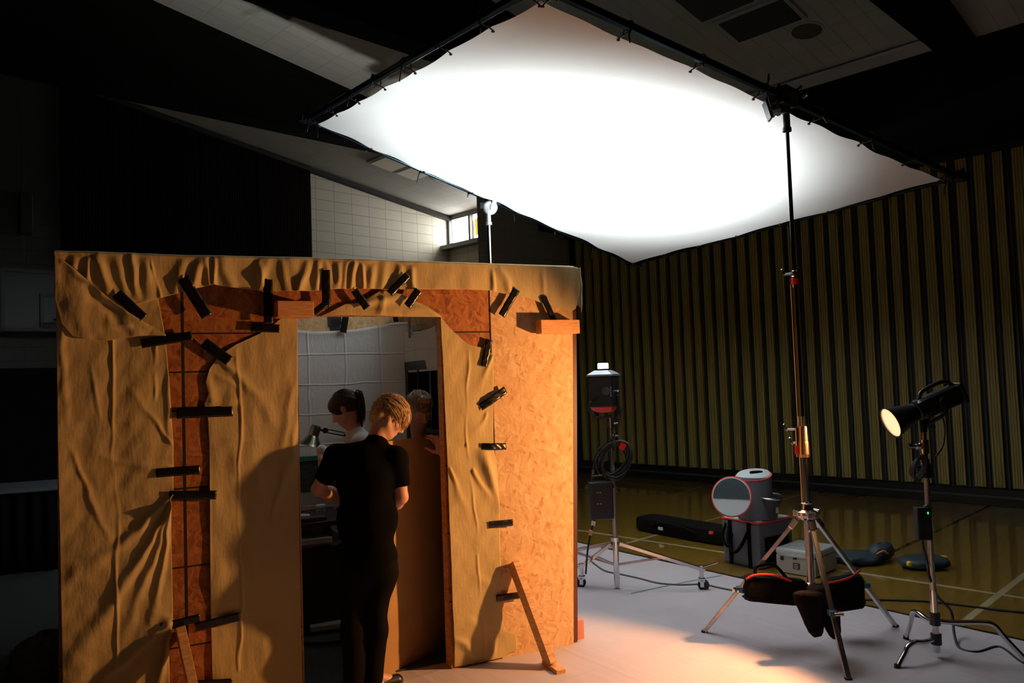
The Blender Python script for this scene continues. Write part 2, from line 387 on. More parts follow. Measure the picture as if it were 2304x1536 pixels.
def panelwood():
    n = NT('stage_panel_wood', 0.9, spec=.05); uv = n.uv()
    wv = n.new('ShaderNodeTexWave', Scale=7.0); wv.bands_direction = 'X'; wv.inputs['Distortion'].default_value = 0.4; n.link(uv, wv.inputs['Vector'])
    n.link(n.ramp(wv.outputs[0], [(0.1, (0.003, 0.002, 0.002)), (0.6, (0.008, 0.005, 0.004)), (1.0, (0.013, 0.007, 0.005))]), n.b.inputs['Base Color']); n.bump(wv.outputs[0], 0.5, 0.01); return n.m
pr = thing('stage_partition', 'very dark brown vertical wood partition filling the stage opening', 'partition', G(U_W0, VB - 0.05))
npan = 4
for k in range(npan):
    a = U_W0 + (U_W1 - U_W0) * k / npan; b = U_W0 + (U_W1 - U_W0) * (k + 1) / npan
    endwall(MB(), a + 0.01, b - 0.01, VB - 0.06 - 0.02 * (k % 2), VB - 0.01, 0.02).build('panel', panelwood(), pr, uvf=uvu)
# trim running up the top of the end wall
mb = MB(); mb.span(G(UC, VB - 0.08, ceil_z(UC) - 0.07), G(UR, VB - 0.08, ceil_z(UR) - 0.07), 0.12, 0.07)
struct(mb.build('trim_1', mat('brown_trim', (0.02, 0.011, 0.008), 0.7)), 'dark brown sloping trim where block wall meets ceiling')
# window side wall, with the clerestory window and sill
zs0 = 4.66
vw0 = 10.2
mb = MB(); gbox(mb, UC, UC + 0.25, 9.4, VB, 0, zs0); gbox(mb, UC, UC + 0.25, 9.4, vw0, zs0, ZE + .05)
struct(mb.build('wall_window', BLOCK, uvf=uvv), 'cream block wall below the high window')
win = bpy.data.objects.new('window_1', None); COL.objects.link(win); win.location = [float(x) for x in G(UC, 12, zs0)]; struct(win, 'high clerestory window with white and yellow panes')
FR = mat('window_frame', (0.12, 0.11, 0.10), 0.5)
mb = MB(); gbox(mb, UC - 0.03, UC + 0.08, vw0, VB, ZE - 0.10, ZE + 0.03); gbox(mb, UC - 0.02, UC + 0.08, VB - 0.07, VB, zs0, ZE)
def von(px): return float(on_u(px, 505, UC) @ GV)
edges = [VB - 0.07, von(1056), von(1056) - 0.55, von(1056) - 1.1, vw0]
for e in edges[1:]: gbox(mb, UC - 0.01, UC + 0.07, e - 0.03, e + 0.03, zs0, ZE)
mb.build('window_frame', FR, win)
mb = MB(); gbox(mb, UC - 0.22, UC + 0.1, vw0, VB, zs0 - 0.09, zs0); mb.build('window_sill', mat('sill_stone', (0.20, 0.19, 0.20), 0.5), win)
PANE_W = mat('daylit_pane', (0.8, 0.85, 0.9), 0.3, emit=((0.93, 0.97, 1.0), WINDOW_E))
PANE_Y = mat('yellow_pane', (0.8, 0.5, 0.05), 0.3, emit=((1.0, 0.55, 0.02), 1.1))
for k in range(4):
    mb = MB(); gbox(mb, UC + 0.06, UC + 0.075, edges[k + 1] + 0.02, edges[k] - 0.02, zs0, ZE)
    if k == 1:
        mb = MB(); gbox(mb, UC + 0.06, UC + 0.075, edges[2] + 0.02, von(1062) + 0.02, zs0, ZE)
        mb.build('pane', PANE_W, win)
        mb = MB(); gbox(mb, UC + 0.03, UC + 0.045, edges[2] + 0.02, von(1066), zs0 + 0.12, ZE - 0.18)
        q = mb.build('pane', PANE_Y, win); q['label'] = 'yellow glass pane'
    else: mb.build('pane', PANE_W, win)
# wing wall under the first beam
UWG = float((on_v(1076, 560, 9.75)) @ GU)
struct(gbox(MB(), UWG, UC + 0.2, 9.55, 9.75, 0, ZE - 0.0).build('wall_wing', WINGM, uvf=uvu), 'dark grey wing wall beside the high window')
# curtain side: bulkhead above, partition
PTOP = 4.33
struct(gbox(MB(), UC + 0.02, UC + 0.3, -9, 9.55, 0, ceil_z(UC + .3)).build('wall_right', DARKWALL), 'dark side wall behind the striped partition')
struct(gbox(MB(), 10.0, UC + 0.02, -9, 9.5, PTOP + 0.02, ceil_z(10.0) - 0.0).build('trim_2', DARKWALL), 'dark bulkhead over the striped partition')
def slatmat(name, c1, c2):
    n = NT(name, 0.55); uv = n.uv()
    sep = n.new('ShaderNodeSeparateXYZ'); n.link(uv, sep.inputs[0])
    nz = n.new('ShaderNodeTexNoise', Scale=1.0, Detail=4.0); mp = n.new('ShaderNodeMapping'); mp.inputs['Scale'].default_value = (60, 1.2, 1); n.link(uv, mp.inputs[0]); n.link(mp.outputs[0], nz.inputs['Vector'])
    n.link(n.ramp(nz.outputs[0], [(0.35, c1), (0.65, c2)]), n.b.inputs['Base Color']); return n.m
part = thing('folding_partition', 'tall striped folding partition of olive tan slats and black gaps along the side wall', 'partition', G(UC - 0.1, 5, 0))
gbox(MB(), UC - 0.05, UC + 0.01, -2, 9.5, 0.0, PTOP).build('backing', mat('partition_black', (0.010, 0.010, 0.010), 0.6), part)
mb = MB(); mb2 = MB(); per = 0.2036; vv = 9.3; k = 0
while vv > -2:
    wv_ = 0.125 if k % 3 else 0.11
    for q in range(4):    # reeded face: four narrow ribs in a slat
        gbox(mb, UC - 0.10 - (0.004 if q % 2 else 0), UC - 0.045, vv - wv_ + q * wv_ / 4 + 0.002, vv - wv_ + (q + 1) * wv_ / 4 - 0.002, 0.22, PTOP)
    gbox(mb2, UC - 0.075, UC - 0.045, vv - wv_ - 0.045, vv - wv_ - 0.034, 0.2, PTOP)
    vv -= per; k += 1
mb.build('slat_face', slatmat('olive_slats', (0.25, 0.19, 0.045), (0.40, 0.31, 0.08)), part, uvf=uvv)
mb2.build('gap_bead', mat('gap_bead', (0.05, 0.05, 0.045), 0.5), part)
mb = MB(); gbox(mb, UC - 0.14, UC - 0.04, -2, 9.5, 0.005, 0.20); mb.build('base_rail', mat('rail_black', (0.008, 0.008, 0.009), 0.35), part)
mb = MB(); gbox(mb, UC - 0.17, UC - 0.13, -2, 9.5, 0.10, 0.125); mb.build('base_strip', mat('strip_grey', (0.05, 0.05, 0.055), 0.4), part)
gbox(MB(), UC - 0.16, UC + 0.0, -2, 9.5, PTOP - 0.06, PTOP + 0.03).build('head_rail', mat('rail_black', (0.008, 0.008, 0.009), 0.35), part)
# other walls, behind and left of the camera
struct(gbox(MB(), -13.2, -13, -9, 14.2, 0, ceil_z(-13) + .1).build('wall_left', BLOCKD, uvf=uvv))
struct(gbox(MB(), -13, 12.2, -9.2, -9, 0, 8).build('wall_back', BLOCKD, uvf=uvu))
# ceiling, two slopes
mb = MB()
for a, b in ((-13.2, UR), (UR, 11.3)):
    mb.add([G(a, -9.2, ceil_z(a)), G(b, -9.2, ceil_z(b)), G(b, 13.5, ceil_z(b)), G(a, 13.5, ceil_z(a)),
            G(a, -9.2, ceil_z(a) + .2), G(b, -9.2, ceil_z(b) + .2), G(b, 13.5, ceil_z(b) + .2), G(a, 13.5, ceil_z(a) + .2)],
           [(0, 1, 2, 3), (7, 6, 5, 4), (0, 4, 5, 1), (3, 2, 6, 7), (1, 5, 6, 2), (0, 3, 7, 4)])
struct(mb.build('ceiling', TILE, uvf=guv), 'sloping grey tiled gym ceiling')
struct(MB().span(G(9.80, 2.9, ceil_z(9.80) - .03), G(9.80, 6.3, ceil_z(9.80) - .03), .34, .03).build('trim_8', mat('lit_strip_grey', (.5, .5, .5), .7)), 'added pale grey strip standing for grazing light on the right ceiling bay along the bulkhead')  # added board; its pale colour stands for light grazing the ceiling
# tapered beams with level undersides
for k, (v0, v1) in enumerate(((9.62, 9.95), (6.35, 6.68), (2.48, 2.82), (-1.4, -1.06), (-5.2, -4.86))):
    vs = []
    for q in (v0, v1): vs += [G(UC, q, ZE - .02), G(-13, q, ZE - .02), G(-13, q, ceil_z(-13) + .03), G(UR, q, ceil_z(UR) + .03), G(UC, q, ZE + .03)]
    o = MB().add(vs, [(0, 1, 2, 3, 4), (9, 8, 7, 6, 5), (0, 5, 6, 1), (1, 6, 7, 2), (2, 7, 8, 3), (3, 8, 9, 4), (4, 9, 5, 0)]).build('trim_%d' % (k + 3), BEAM)
    struct(o, 'deep black tapered roof beam')
# flat ceiling fixtures traced to their place on the slope
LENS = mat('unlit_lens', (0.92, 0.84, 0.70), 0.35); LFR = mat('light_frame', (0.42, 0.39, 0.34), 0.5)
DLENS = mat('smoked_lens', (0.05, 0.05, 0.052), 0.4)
def cpanel(name, pxs, lens, label, cat, group=None):
    q = [on_ceil(x, y, 0.03) for x, y in pxs]; c = sum(q) / 4
    # make it a true rectangle along the gym axes
    us = [p @ GU for p in q]; vs = [p @ GV for p in q]; hu = (max(us) - min(us)) / 2; hv = (max(vs) - min(vs)) / 2
    uc, vc = (max(us) + min(us)) / 2, (max(vs) + min(vs)) / 2
    axu = unit(GU - ZZ * SL); nn = np.cross(axu, GV)
    t = thing(name, label, cat, G(uc, vc, ceil_z(uc) - 0.03), group)
    MB().box(G(uc, vc, ceil_z(uc) - 0.015), (2 * hu, 2 * hv, 0.05), axu, GV, nn).build('frame', LFR, t)
    MB().box(G(uc, vc, ceil_z(uc) - 0.045), (2 * hu - 0.1, 2 * hv - 0.1, 0.02), axu, GV, nn).build('diffuser', lens, t)
cpanel('ceiling_light', [(830, 362), (868, 352), (922, 372), (880, 386)], LENS, 'square unlit ceiling light, the left one of the pair left of the bounce frame', 'ceiling light', 'square lights on the lit ceiling strip')
cpanel('ceiling_light', [(890, 384), (928, 373), (968, 394), (930, 405)], LENS, 'square unlit ceiling light touching the bounce frame edge, right one of the pair', 'ceiling light', 'square lights on the lit ceiling strip')
cpanel('ceiling_light', [(558, 2), (600, -30), (700, 10), (655, 48)], DLENS, 'dark square ceiling light at the top edge above the left ceiling bay', 'ceiling light')
cpanel('ceiling_light', [(1604, 52), (1720, 4), (1815, 38), (1665, 97)], DLENS, 'dark square ceiling light, lower one of the pair right of the frame top', 'ceiling light', 'dark square lights on the right ceiling bay')
cpanel('ceiling_light', [(1520, 8), (1560, -50), (1700, -10), (1600, 45)], DLENS, 'dark square ceiling light cut by the picture top, above its lower neighbour', 'ceiling light', 'dark square lights on the right ceiling bay')
def cround(px, py, r, m_, label, cat):
    q = on_ceil(px, py); axn = unit(np.cross(GV, unit(GU - ZZ * SL)))
    axn = -axn if axn[2] > 0 else axn
    t = thing('ceiling_speaker', label, cat, q)
    MB().lathe(q - axn * 0.03, axn, [(0.001, .05), (r * .8, .05), (r, .035), (r * 1.02, 0)], 32).build('grille', m_, t, smooth=True)
    MB().lathe(q - axn * 0.03, axn, [(r * 1.12, 0), (r * 1.12, .04), (r * 0.98, .045)], 32).build('rim', LFR, t)
cround(732, 47, 0.17, mat('grille_grey', (0.30, 0.31, 0.31), 0.7), 'round grey ceiling speaker on the left ceiling bay', 'speaker')
cround(1815, 68, 0.17, mat('grille_brown', (0.10, 0.08, 0.05), 0.7), 'round dark ceiling speaker beside the right ceiling lights', 'speaker')
cround(985, 400, 0.15, mat('grille_pale', (0.45, 0.43, 0.38), 0.7), 'round pale ceiling speaker right of the paired square lights', 'speaker')

# ---- far left: basketball hoop, door, covered table
hv_ = VB - 0.55
def hp(px, py): return on_v(px, py, hv_)
bb = thing('basketball_hoop', 'dim basketball backboard with rim on the far left block wall', 'basketball hoop', hp(62, 735))
c0 = hp(4, 606); c1 = hp(125, 742); bw = float((c1 - c0) @ GU) + .9
ctr = G(float(c0 @ GU) + bw / 2, hv_, (c0[2] + c1[2]) / 2); bhh = float(c0[2] - c1[2])
GLS = mat('backboard_grey', (0.02, 0.022, 0.024), 0.4); LINE = mat('board_line', (0.07, 0.08, 0.085), 0.5)
MB().box(ctr, (bw, 0.04, bhh), GU, GV, ZZ).build('backboard', GLS, bb)
mb = MB()
for (cx, cz, ww, hh) in ((0, 0, bw, bhh), (0, -bhh * .18, .6, .45)):
    for sgn in (-1, 1):
        mb.box(ctr - GV * 0.03 + GU * (cx + sgn * ww / 2) + ZZ * cz, (0.05, 0.03, hh + .05), GU, GV, ZZ); mb.box(ctr - GV * 0.03 + GU * cx + ZZ * (cz + sgn * hh / 2), (ww, 0.03, 0.05), GU, GV, ZZ)
mb.build('board_frame', LINE, bb)
rc = ctr - GV * 0.38 - ZZ * (bhh * .36)
mb = MB(); mb.tube([rc + GU * .23 * math.cos(a) + GV * .23 * math.sin(a) for a in np.linspace(0, 6.283, 33)], 0.011, 8, False); mb.box(rc + GV * .29, (.18, .14, .05), GU, GV, ZZ)
mb.build('rim', mat('rim_red', (0.16, 0.02, 0.015), 0.4), bb)
mb = MB()
for k in range(10):
    a = k * .628; mb.tube([rc + (GU * math.cos(a) + GV * math.sin(a)) * .22, rc + (GU * math.cos(a + .3) + GV * math.sin(a + .3)) * .15 - ZZ * .2, rc + (GU * math.cos(a) + GV * math.sin(a)) * .13 - ZZ * .4], 0.004, 5)
mb.build('net', mat('net_white', (0.35, 0.36, 0.37), 0.8), bb)
for k in (-.2, .2): MB().span(ctr + GV * .02 + ZZ * k, ctr + GV * .5 + ZZ * k, .1, .1).build('bracket', DARKMETAL, bb)
q = on_v(58, 480, VB - .06)
tag(MB().box(q, (.16, .1, .62), GU, GV, ZZ).build('wall_speaker', mat('speaker_black', (0.01, 0.01, 0.01), 0.6), bevel=.01), 'small dark speaker box high on the far left block wall', 'speaker')
# dark double door below the hoop
ud0, ud1 = U_W0 - 2.4, U_W0 - 0.02
d1 = bpy.data.objects.new('door_1', None); COL.objects.link(d1); d1.location = [float(x) for x in G((ud0 + ud1) / 2, VB, 0)]; struct(d1, 'near-black double door under the basketball hoop')
for k in (0, 1):
    gbox(MB(), ud0 + k * 1.2 + .01, ud0 + (k + 1) * 1.2 - .01, VB - .06, VB, 0.01, 2.05).build('door_leaf', DARKWALL, d1)
mb = MB(); gbox(mb, ud0 - .06, ud0, VB - .08, VB, 0, 2.12); gbox(mb, ud1, ud1 + .06, VB - .08, VB, 0, 2.12); gbox(mb, ud0 - .06, ud1 + .06, VB - .08, VB, 2.06, 2.13); mb.build('door_frame', DARKWALL, d1)
# covered folding table with pale front edge
ta = at_z(-40, 1303); tb = at_z(150, 1283); td = unit(tb - ta); tn = np.array([-td[1], td[0], 0]); tl = np.linalg.norm(tb - ta) + 1.0; ta = ta - td * 1.0
tz = float(P(60, 1104, ta[1] + .3)[2])
tt = thing('folding_table', 'long folding table with pale edge and black skirt left of the set', 'table', ta + td * tl / 2)
MB().box(ta + td * tl / 2 + tn * .38 + ZZ * (tz - .02), (tl, .78, .035), td, tn, ZZ).build('table_top', mat('table_pale', (0.16, 0.19, 0.22), 0.35), tt, bevel=.008)
A = np.array([[ta + td * (tl * i / 90) + tn * (.02 + .018 * math.sin(i * .9)) + ZZ * z for z in (0.012, tz * .5, tz - .045)] for i in range(91)])
MB().grid(A).build('skirt', mat('skirt_black', (0.006, 0.005, 0.005), 0.9, spec=.1), tt, smooth=True, solid=.004)
for a, b in ((.08, .1), (.92, .1), (.08, .68), (.92, .68)): MB().cyl(ta + td * tl * a + tn * b, ta + td * tl * a + tn * b + ZZ * (tz - .04), .014).build('leg', DARKMETAL, tt)
# plastic bag heap at bottom left
pb = at_z(98, 1600)
bgp = P(98, 1500, 4.45)
mb = MB(); mb.pillow(bgp, .17, .16, bgp[2] - .02, e=.8, wob=.16, seed=4, n=72, m=44, wr=.10)
tag(mb.build('plastic_bag', mat('grey_plastic', (0.16, 0.21, 0.22), 0.25, bump=(9, 1.0, .03)), smooth=True), 'crumpled grey-blue plastic bag on the floor at the left foot of the set', 'bag')

# ------------------------------------------------------------------ protective sheet on the floor
def paper_material():
    n = NT('floor_paper', 0.6); uv = n.uv()
    nz = n.new('ShaderNodeTexNoise', Scale=1.3, Detail=4.0); n.link(uv, nz.inputs['Vector'])
    col = n.ramp(nz.outputs[0], [(0.3, (0.42, 0.37, 0.41)), (0.7, (0.52, 0.47, 0.51))]); n.link(col, n.b.inputs['Base Color'])
    sep = n.new('ShaderNodeSeparateXYZ'); dz = n.new('ShaderNodeTexNoise', Scale=1.2, Detail=2.0); n.link(uv, dz.inputs['Vector'])
    va = n.new('ShaderNodeVectorMath', operation='MULTIPLY_ADD'); va.inputs[1].default_value = (0.12, 0.12, 0); n.link(dz.outputs['Color'], va.inputs[0]); n.link(uv, va.inputs[2]); n.link(va.outputs[0], sep.inputs[0])
    h = n.math('MULTIPLY', nz.outputs[0], 1.5)
    for ax, perd in ((0, 0.62), (1, 0.9)):
        f = n.math('ABSOLUTE', n.math('SUBTRACT', n.math('FRACT', n.math('DIVIDE', sep.outputs[ax], perd)), 0.5))
        h = n.math('ADD', h, n.math('MULTIPLY', 0.35, n.math('SUBTRACT', 1.0, n.math('MINIMUM', n.math('MULTIPLY', f, 34.0), 1.0))))
    st = n.new('ShaderNodeTexNoise', Scale=3.0, Detail=5.0); mp = n.new('ShaderNodeMapping'); mp.inputs['Scale'].default_value = (0.5, 5, 1); n.link(uv, mp.inputs[0]); n.link(mp.outputs[0], st.inputs['Vector'])
    h = n.math('ADD', h, n.math('MULTIPLY', st.outputs[0], 0.9))
    n.bump(h, 0.45, 0.012); return n.m
fa = at_z(1313, 1225); fb = at_z(2304, 1445); fd = unit(fb - fa); fn = np.array([fd[1], -fd[0], 0.])
if fn[1] > 0: fn = -fn
q0 = fa - fd * 2.4; q1 = fb + fd * 5.5
mb = MB(); NX, NY = 60, 60
A = np.array([[q0 + (q1 - q0) * i / NX + fn * 8.5 * j / NY + ZZ * 0.006 for j in range(NY + 1)] for i in range(NX + 1)])
o = mb.grid(A).build('floor_paper', paper_material(), uvf=lambda p: (p @ fd, p @ fn), solid=.008)
tag(o, 'creased pale floor protection sheet under the set and stands', 'floor sheet')
o = MB().span(q0 - fn * .012 + ZZ * .010, q1 - fn * .012 + ZZ * .010, .03, .004).build('edge_tape', BLACKTAPE)
tag(o, 'long black tape along the edge of the floor sheet', 'tape')
bl = [at_z(x, y, .013) for x, y in ((1420, 1335), (1480, 1322), (1560, 1306), (1626, 1294))]
mb = MB(); mb.grid(np.array([[p + ZZ * 0, p + np.array([0, .022, 0])] for p in curve(bl, 4)]), flip=False)  # strip added in place of a court line showing through the sheet
tag(mb.build('court_line_strip', mat('court_line_blue', (0.16, 0.25, 0.34), 0.7), solid=.001), 'thin pale blue strip standing for a court line seen through the floor sheet near the caster', 'tape')

# ------------------------------------------------------------------ the plywood set
st = thing('plywood_set', 'small two-sided booth of orange particle board sheets and pine studs', 'film set', S(1.2, 0, -.8))
TH = 0.012
def sbox(mb, t0, t1, z0, z1, o0, o1): return mb.box(S((t0 + t1) / 2, (z0 + z1) / 2, (o0 + o1) / 2), (t1 - t0, abs(o1 - o0), z1 - z0), SE, SN, ZZ)
def sheet_panel(t0, t1, z0, z1, m_, o0=-TH, o1=0.0, label=None):
    o = sbox(MB(), t0, t1, z0, z1, o0, o1).build('board_panel', m_, st, uvf=suv)
    if label: o['label'] = label
sheet_panel(0, D_L, 0.01, S_H, OSB_RED, label='reddish coated sheet with black guide lines')
sheet_panel(D_L, D_R, D_Z, S_H, OSB_RED, label='reddish header sheet over the doorway')
sheet_panel(D_R, J_T, 0.01, S_H, OSB_RED, label='reddish sheet right of the doorway')
suv2 = lambda p: ((p - S0) @ SE + (p - S0) @ SN * 1.0, p[2])
# far right sheet, slightly proud, raw pale face, leaning out a touch at the top
vs = []
for oo in (-TH, 0.0):
    vs += [S(J_T + .004, 0.01, oo), S(2.875, 0.01, oo), S(2.975, S_H, oo), S(J_T + .004, S_H, oo)]
o = MB().add(vs, [(0, 1, 2, 3), (7, 6, 5, 4), (0, 4, 5, 1), (3, 2, 6, 7), (1, 5, 6, 2), (0, 3, 7, 4)]).build('board_panel', OSB_RAW, st, uvf=suv); o['label'] = 'pale raw sheet at the right end'
DRED = mat('painted_edge', (0.10, 0.022, 0.012), 0.5)
mb = MB(); mb.span(S(2.892, .01, -.05), S(2.992, S_H, -.05), .075, .034, SE); mb.build('end_stud', DRED, st)
mb = MB(); mb.span(S(2.918, .01, -.06), S(3.018, S_H, -.06), .05, .016, SE); mb.build('end_trim', mat('blue_black_edge', (0.02, 0.035, 0.06), 0.4), st)
mb = MB(); sbox(mb, 2.93, 2.985, .006, .13, -.12, -.05); mb.build('foot_block', mat('pink_block', (0.55, 0.22, 0.14), .6), st)
mb = MB(); sbox(mb, J_T - .006, J_T + .002, .01, S_H, -.01, .0015); mb.build('joint_line', mat('dark_gap', (0.006, 0.005, 0.004), .8), st)
# side and back walls
def inner(a, b, z0, z1, m_, th_=TH):
    a = np.asarray(a); b = np.asarray(b); x = unit(b - a)
    MB().box((a + b) / 2 + ZZ * (z0 + z1) / 2, (np.linalg.norm(b - a), th_, z1 - z0), x, np.cross(ZZ, x), ZZ).build('board_panel', m_, st, uvf=suv2)
inner(S(0.0, 0, -.02), S(0.0, 0, -S_D - .02), .01, S_H, OSB_RAW)
inner(S(0, 0, -S_D), S(1.22, 0, -S_D), .01, S_H, OSB_RAW); inner(S(1.224, 0, -S_D), S(J_T, 0, -S_D), .01, S_H, OSB_RAW)
WT0, WT1 = -1.55, -0.45   # window hole in the right inner wall (o range)
WZ0, WZ1 = 1.0, 1.83
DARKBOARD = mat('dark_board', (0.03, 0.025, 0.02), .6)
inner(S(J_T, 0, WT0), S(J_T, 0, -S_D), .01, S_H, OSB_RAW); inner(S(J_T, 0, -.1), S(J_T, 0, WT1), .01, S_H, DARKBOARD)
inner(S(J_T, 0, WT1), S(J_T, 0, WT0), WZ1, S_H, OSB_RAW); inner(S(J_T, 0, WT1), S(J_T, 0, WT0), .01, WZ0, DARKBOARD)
mb = MB()
for t in (0.02, .61, 1.13):
    sbox(mb, t, t + .038, .01, S_H - .04, -TH - .089, -TH)
for t in (D_R + .004, J_T - .05): sbox(mb, t, t + .038, .01, S_H - .04, -TH - .089, -TH)
mb.build('stud', PINE, st)
mb = MB(); sbox(mb, 0, J_T, S_H - .038, S_H, -TH - .089, -TH); sbox(mb, D_L - .03, D_R + .04, D_Z + .002, D_Z + .09, -TH - .05, -TH); mb.build('top_plate', PINE, st)
mb = MB()
for t in (.6, 1.2, 1.8): sbox(mb, t, t + .038, .01, S_H, -S_D - .1, -S_D - .01)
mb.build('back_stud', PINE, st)
# black paint/tape patch on the inside sheet, window frame inside
wf = bpy.data.objects.new('set_window', None); COL.objects.link(wf); wf.parent = st
wf.location = (0, 0, 0)
mb = MB(); cO = (WT0 + WT1) / 2
for z, hh in ((WZ0 - .03, .07), (WZ1 + .03, .07), ((WZ0 + WZ1) / 2 - .05, .03)): mb.box(S(J_T - .02, z, cO), (WT1 - WT0 + .14, .06, hh), SN, SE, ZZ)
for oo, ww in ((WT0, .07), (WT1, .07), (cO, .035), (cO - .28, .02), (cO + .28, .02)): mb.box(S(J_T - .02, (WZ0 + WZ1) / 2, oo), (ww, .06, WZ1 - WZ0 + .1), SN, SE, ZZ)
mb.build('window_frame', mat('window_black', (0.02, 0.022, 0.023), 0.45), wf)
MB().box(S(J_T + .015, (WZ0 + WZ1) / 2, cO), (WT1 - WT0, .004, WZ1 - WZ0), SN, SE, ZZ).build('glass', mat('dark_glass', (0.01, 0.012, 0.014), 0.12, spec=.6), wf)

# ---- cloths on the front
def cloth_mesh(XX, YY, base, L, seed, nz=0.004, zmin=0.02, zmax=9):
    n1 = Sines(seed, 1 / 90., 1 / 160., 12); n2 = Sines(seed + 5, 1 / 30., 1 / 60., 10)
    off = base + 0.7 * ridges(XX, YY, L) + nz * (n1(XX, YY) + 0.35 * n2(XX, YY))
    off = np.maximum(off, 0.004)
    A = np.zeros(XX.shape + (3,))
    for i in range(XX.shape[0]):
        for j in range(XX.shape[1]):
            t, z = wall(XX[i, j], YY[i, j]); z = min(max(z, zmin), zmax)
            A[i, j] = S(t, z, off[i, j])
    return A
def rows_cloth(name, y0, y1, xl, xr, nx, ny, base, L, seed, label, nz=.004):
    ys = np.linspace(y0, y1, ny); X = np.array([np.linspace(xl(y), xr(y), nx) for y in ys]).T; Y = np.tile(ys, (nx, 1))
    A = cloth_mesh(X, Y, base, L, seed, nz); o = MB().grid(A, True).build(name, MUSLIN, smooth=True, solid=.002, uvf=suv)
    return tag(o, label, 'drop cloth', 'muslin drop cloths taped on the set front')
def cols_cloth(name, x0, x1, yt, yb, nx, ny, base, L, seed, label, nz=.004, parent=None, over=None):
    xs = np.linspace(x0, x1, nx); Y = np.array([np.linspace(yt(x), yb(x), ny) for x in xs]); X = np.tile(xs[:, None], (1, ny))
    A = cloth_mesh(X, Y, base, L, seed, nz)
    if over:
        top = A[:, 0].copy(); rows = []
        for k, (dz, do) in enumerate(over):
            r = top.copy(); r[:, 2] += dz; r += SN * do; rows.append(r)
        A = np.concatenate([np.stack(rows, 1), A], 1)
    mb = MB().grid(A, True)
    if parent is not None: return mb.build(name, MUSLIN, parent, smooth=True, solid=.002, uvf=suv)
    return tag(mb.build(name, MUSLIN, smooth=True, solid=.002, uvf=suv), label, 'drop cloth', 'muslin drop cloths taped on the set front')
LL = [(252, 745, 262, 1500, 3.5, .012), (346, 760, 352, 900, 3, .008), (200, 820, 225, 950, 4, .006), (140, 700, 150, 950, 5, .008),
      (398, 1110, 138, 1330, 13, .026, 1), (396, 1125, 170, 1480, 15, .034, 1), (392, 1130, 285, 1420, 12, .032, 1), (390, 1135, 345, 1400, 8, .034, 1),
      (388, 1000, 300, 880, 8, .012, 1), (386, 1060, 150, 1010, 14, .010, 1), (150, 1000, 245, 1210, 5, .010), (380, 1400, 190, 1560, 14, .03, 1), (385, 1415, 330, 1600, 10, .03, 1),
      (130, 950, 385, 948, 4, .004), (375, 770, 385, 1000, 5, .010), (386, 1380, 388, 1440, 10, .03)]
rows_cloth('drop_cloth', 640, 1725, pl([(640, 126), (1000, 130), (1536, 141), (1725, 146)]), pl([(640, 350), (760, 372), (850, 380), (1000, 390), (1110, 390), (1120, 384), (1250, 386), (1370, 389), (1400, 388), (1440, 380), (1725, 384)]),
           110, 300, .012, LL, 3, 'tan muslin cloth over the left third of the set, creased diagonally low down')
LM = [(534, 790, 541, 1500, 3, .010), (500, 800, 630, 960, 16, .018, 1), (660, 860, 640, 1010, 7, .012), (665, 930, 655, 1080, 6, .012), (560, 900, 600, 1150, 14, .006),
      (470, 930, 465, 830, 9, .016), (463, 1000, 466, 1300, 4, .008), (655, 1040, 610, 1180, 6, .010), (470, 1000, 660, 985, 5, .004), (480, 840, 530, 870, 5, .010), (470, 900, 530, 900, 6, .012)]
rows_cloth('drop_cloth', 700, 1725, pl([(700, 650), (712, 636), (728, 618), (750, 585), (775, 530), (800, 492), (830, 470), (860, 461), (885, 468), (910, 458), (940, 466), (1000, 470), (1100, 471), (1300, 472), (1536, 477), (1725, 480)]),
           pl([(700, 668), (900, 669), (1300, 674), (1536, 680), (1725, 683)]), 100, 290, .010, LM, 14, 'tan muslin cloth between the bare board strip and the left side of the doorway', .003)
LR = [(1048, 760, 1052, 1000, 3, .008), (1052, 1000, 1075, 1250, 3, .008), (1075, 1250, 1085, 1480, 3, .008), (1085, 1010, 1105, 1090, 10, .030), (1095, 1010, 1118, 1150, 7, .020),
      (1010, 1050, 1050, 1160, 8, .014, 1), (1065, 1060, 1110, 1150, 9, .018, 1), (1105, 800, 1080, 870, 7, .012, 1), (1100, 930, 1070, 980, 8, .010, 1), (1030, 1400, 1150, 1420, 8, .008),
      (1025, 1440, 1090, 1480, 7, .018), (1060, 1300, 1120, 1320, 10, .006), (1100, 1440, 1105, 1480, 6, .012)]
rows_cloth('drop_cloth', 713, 1500, pl([(713, 990), (1000, 1003), (1500, 1022)]), pl([(713, 991), (735, 1008), (775, 1052), (785, 1095), (800, 1108), (1000, 1109), (1060, 1117), (1150, 1122), (1300, 1124), (1400, 1130), (1418, 1136), (1425, 1160), (1462, 1162), (1470, 1140), (1500, 1100)]),
           80, 250, .010, LR, 23, 'tan muslin cloth on the right side of the doorway, brightly lit', .0025)
LH = [(775, 690, 930, 660, 7, .02), (860, 660, 850, 708, 6, .015), (800, 700, 900, 705, 5, .012), (925, 690, 985, 708, 5, .012)]
cols_cloth('drop_cloth', 722, 992, pl([(722, 711), (745, 700), (775, 684), (805, 682), (830, 668), (855, 652), (900, 662), (935, 678), (960, 690), (992, 712)]), pl([(722, 713), (750, 710), (800, 709.5), (992, 713.5)]), 120, 16, .012, LH, 31,
           'narrow tan muslin scrap right above the doorway', .003)
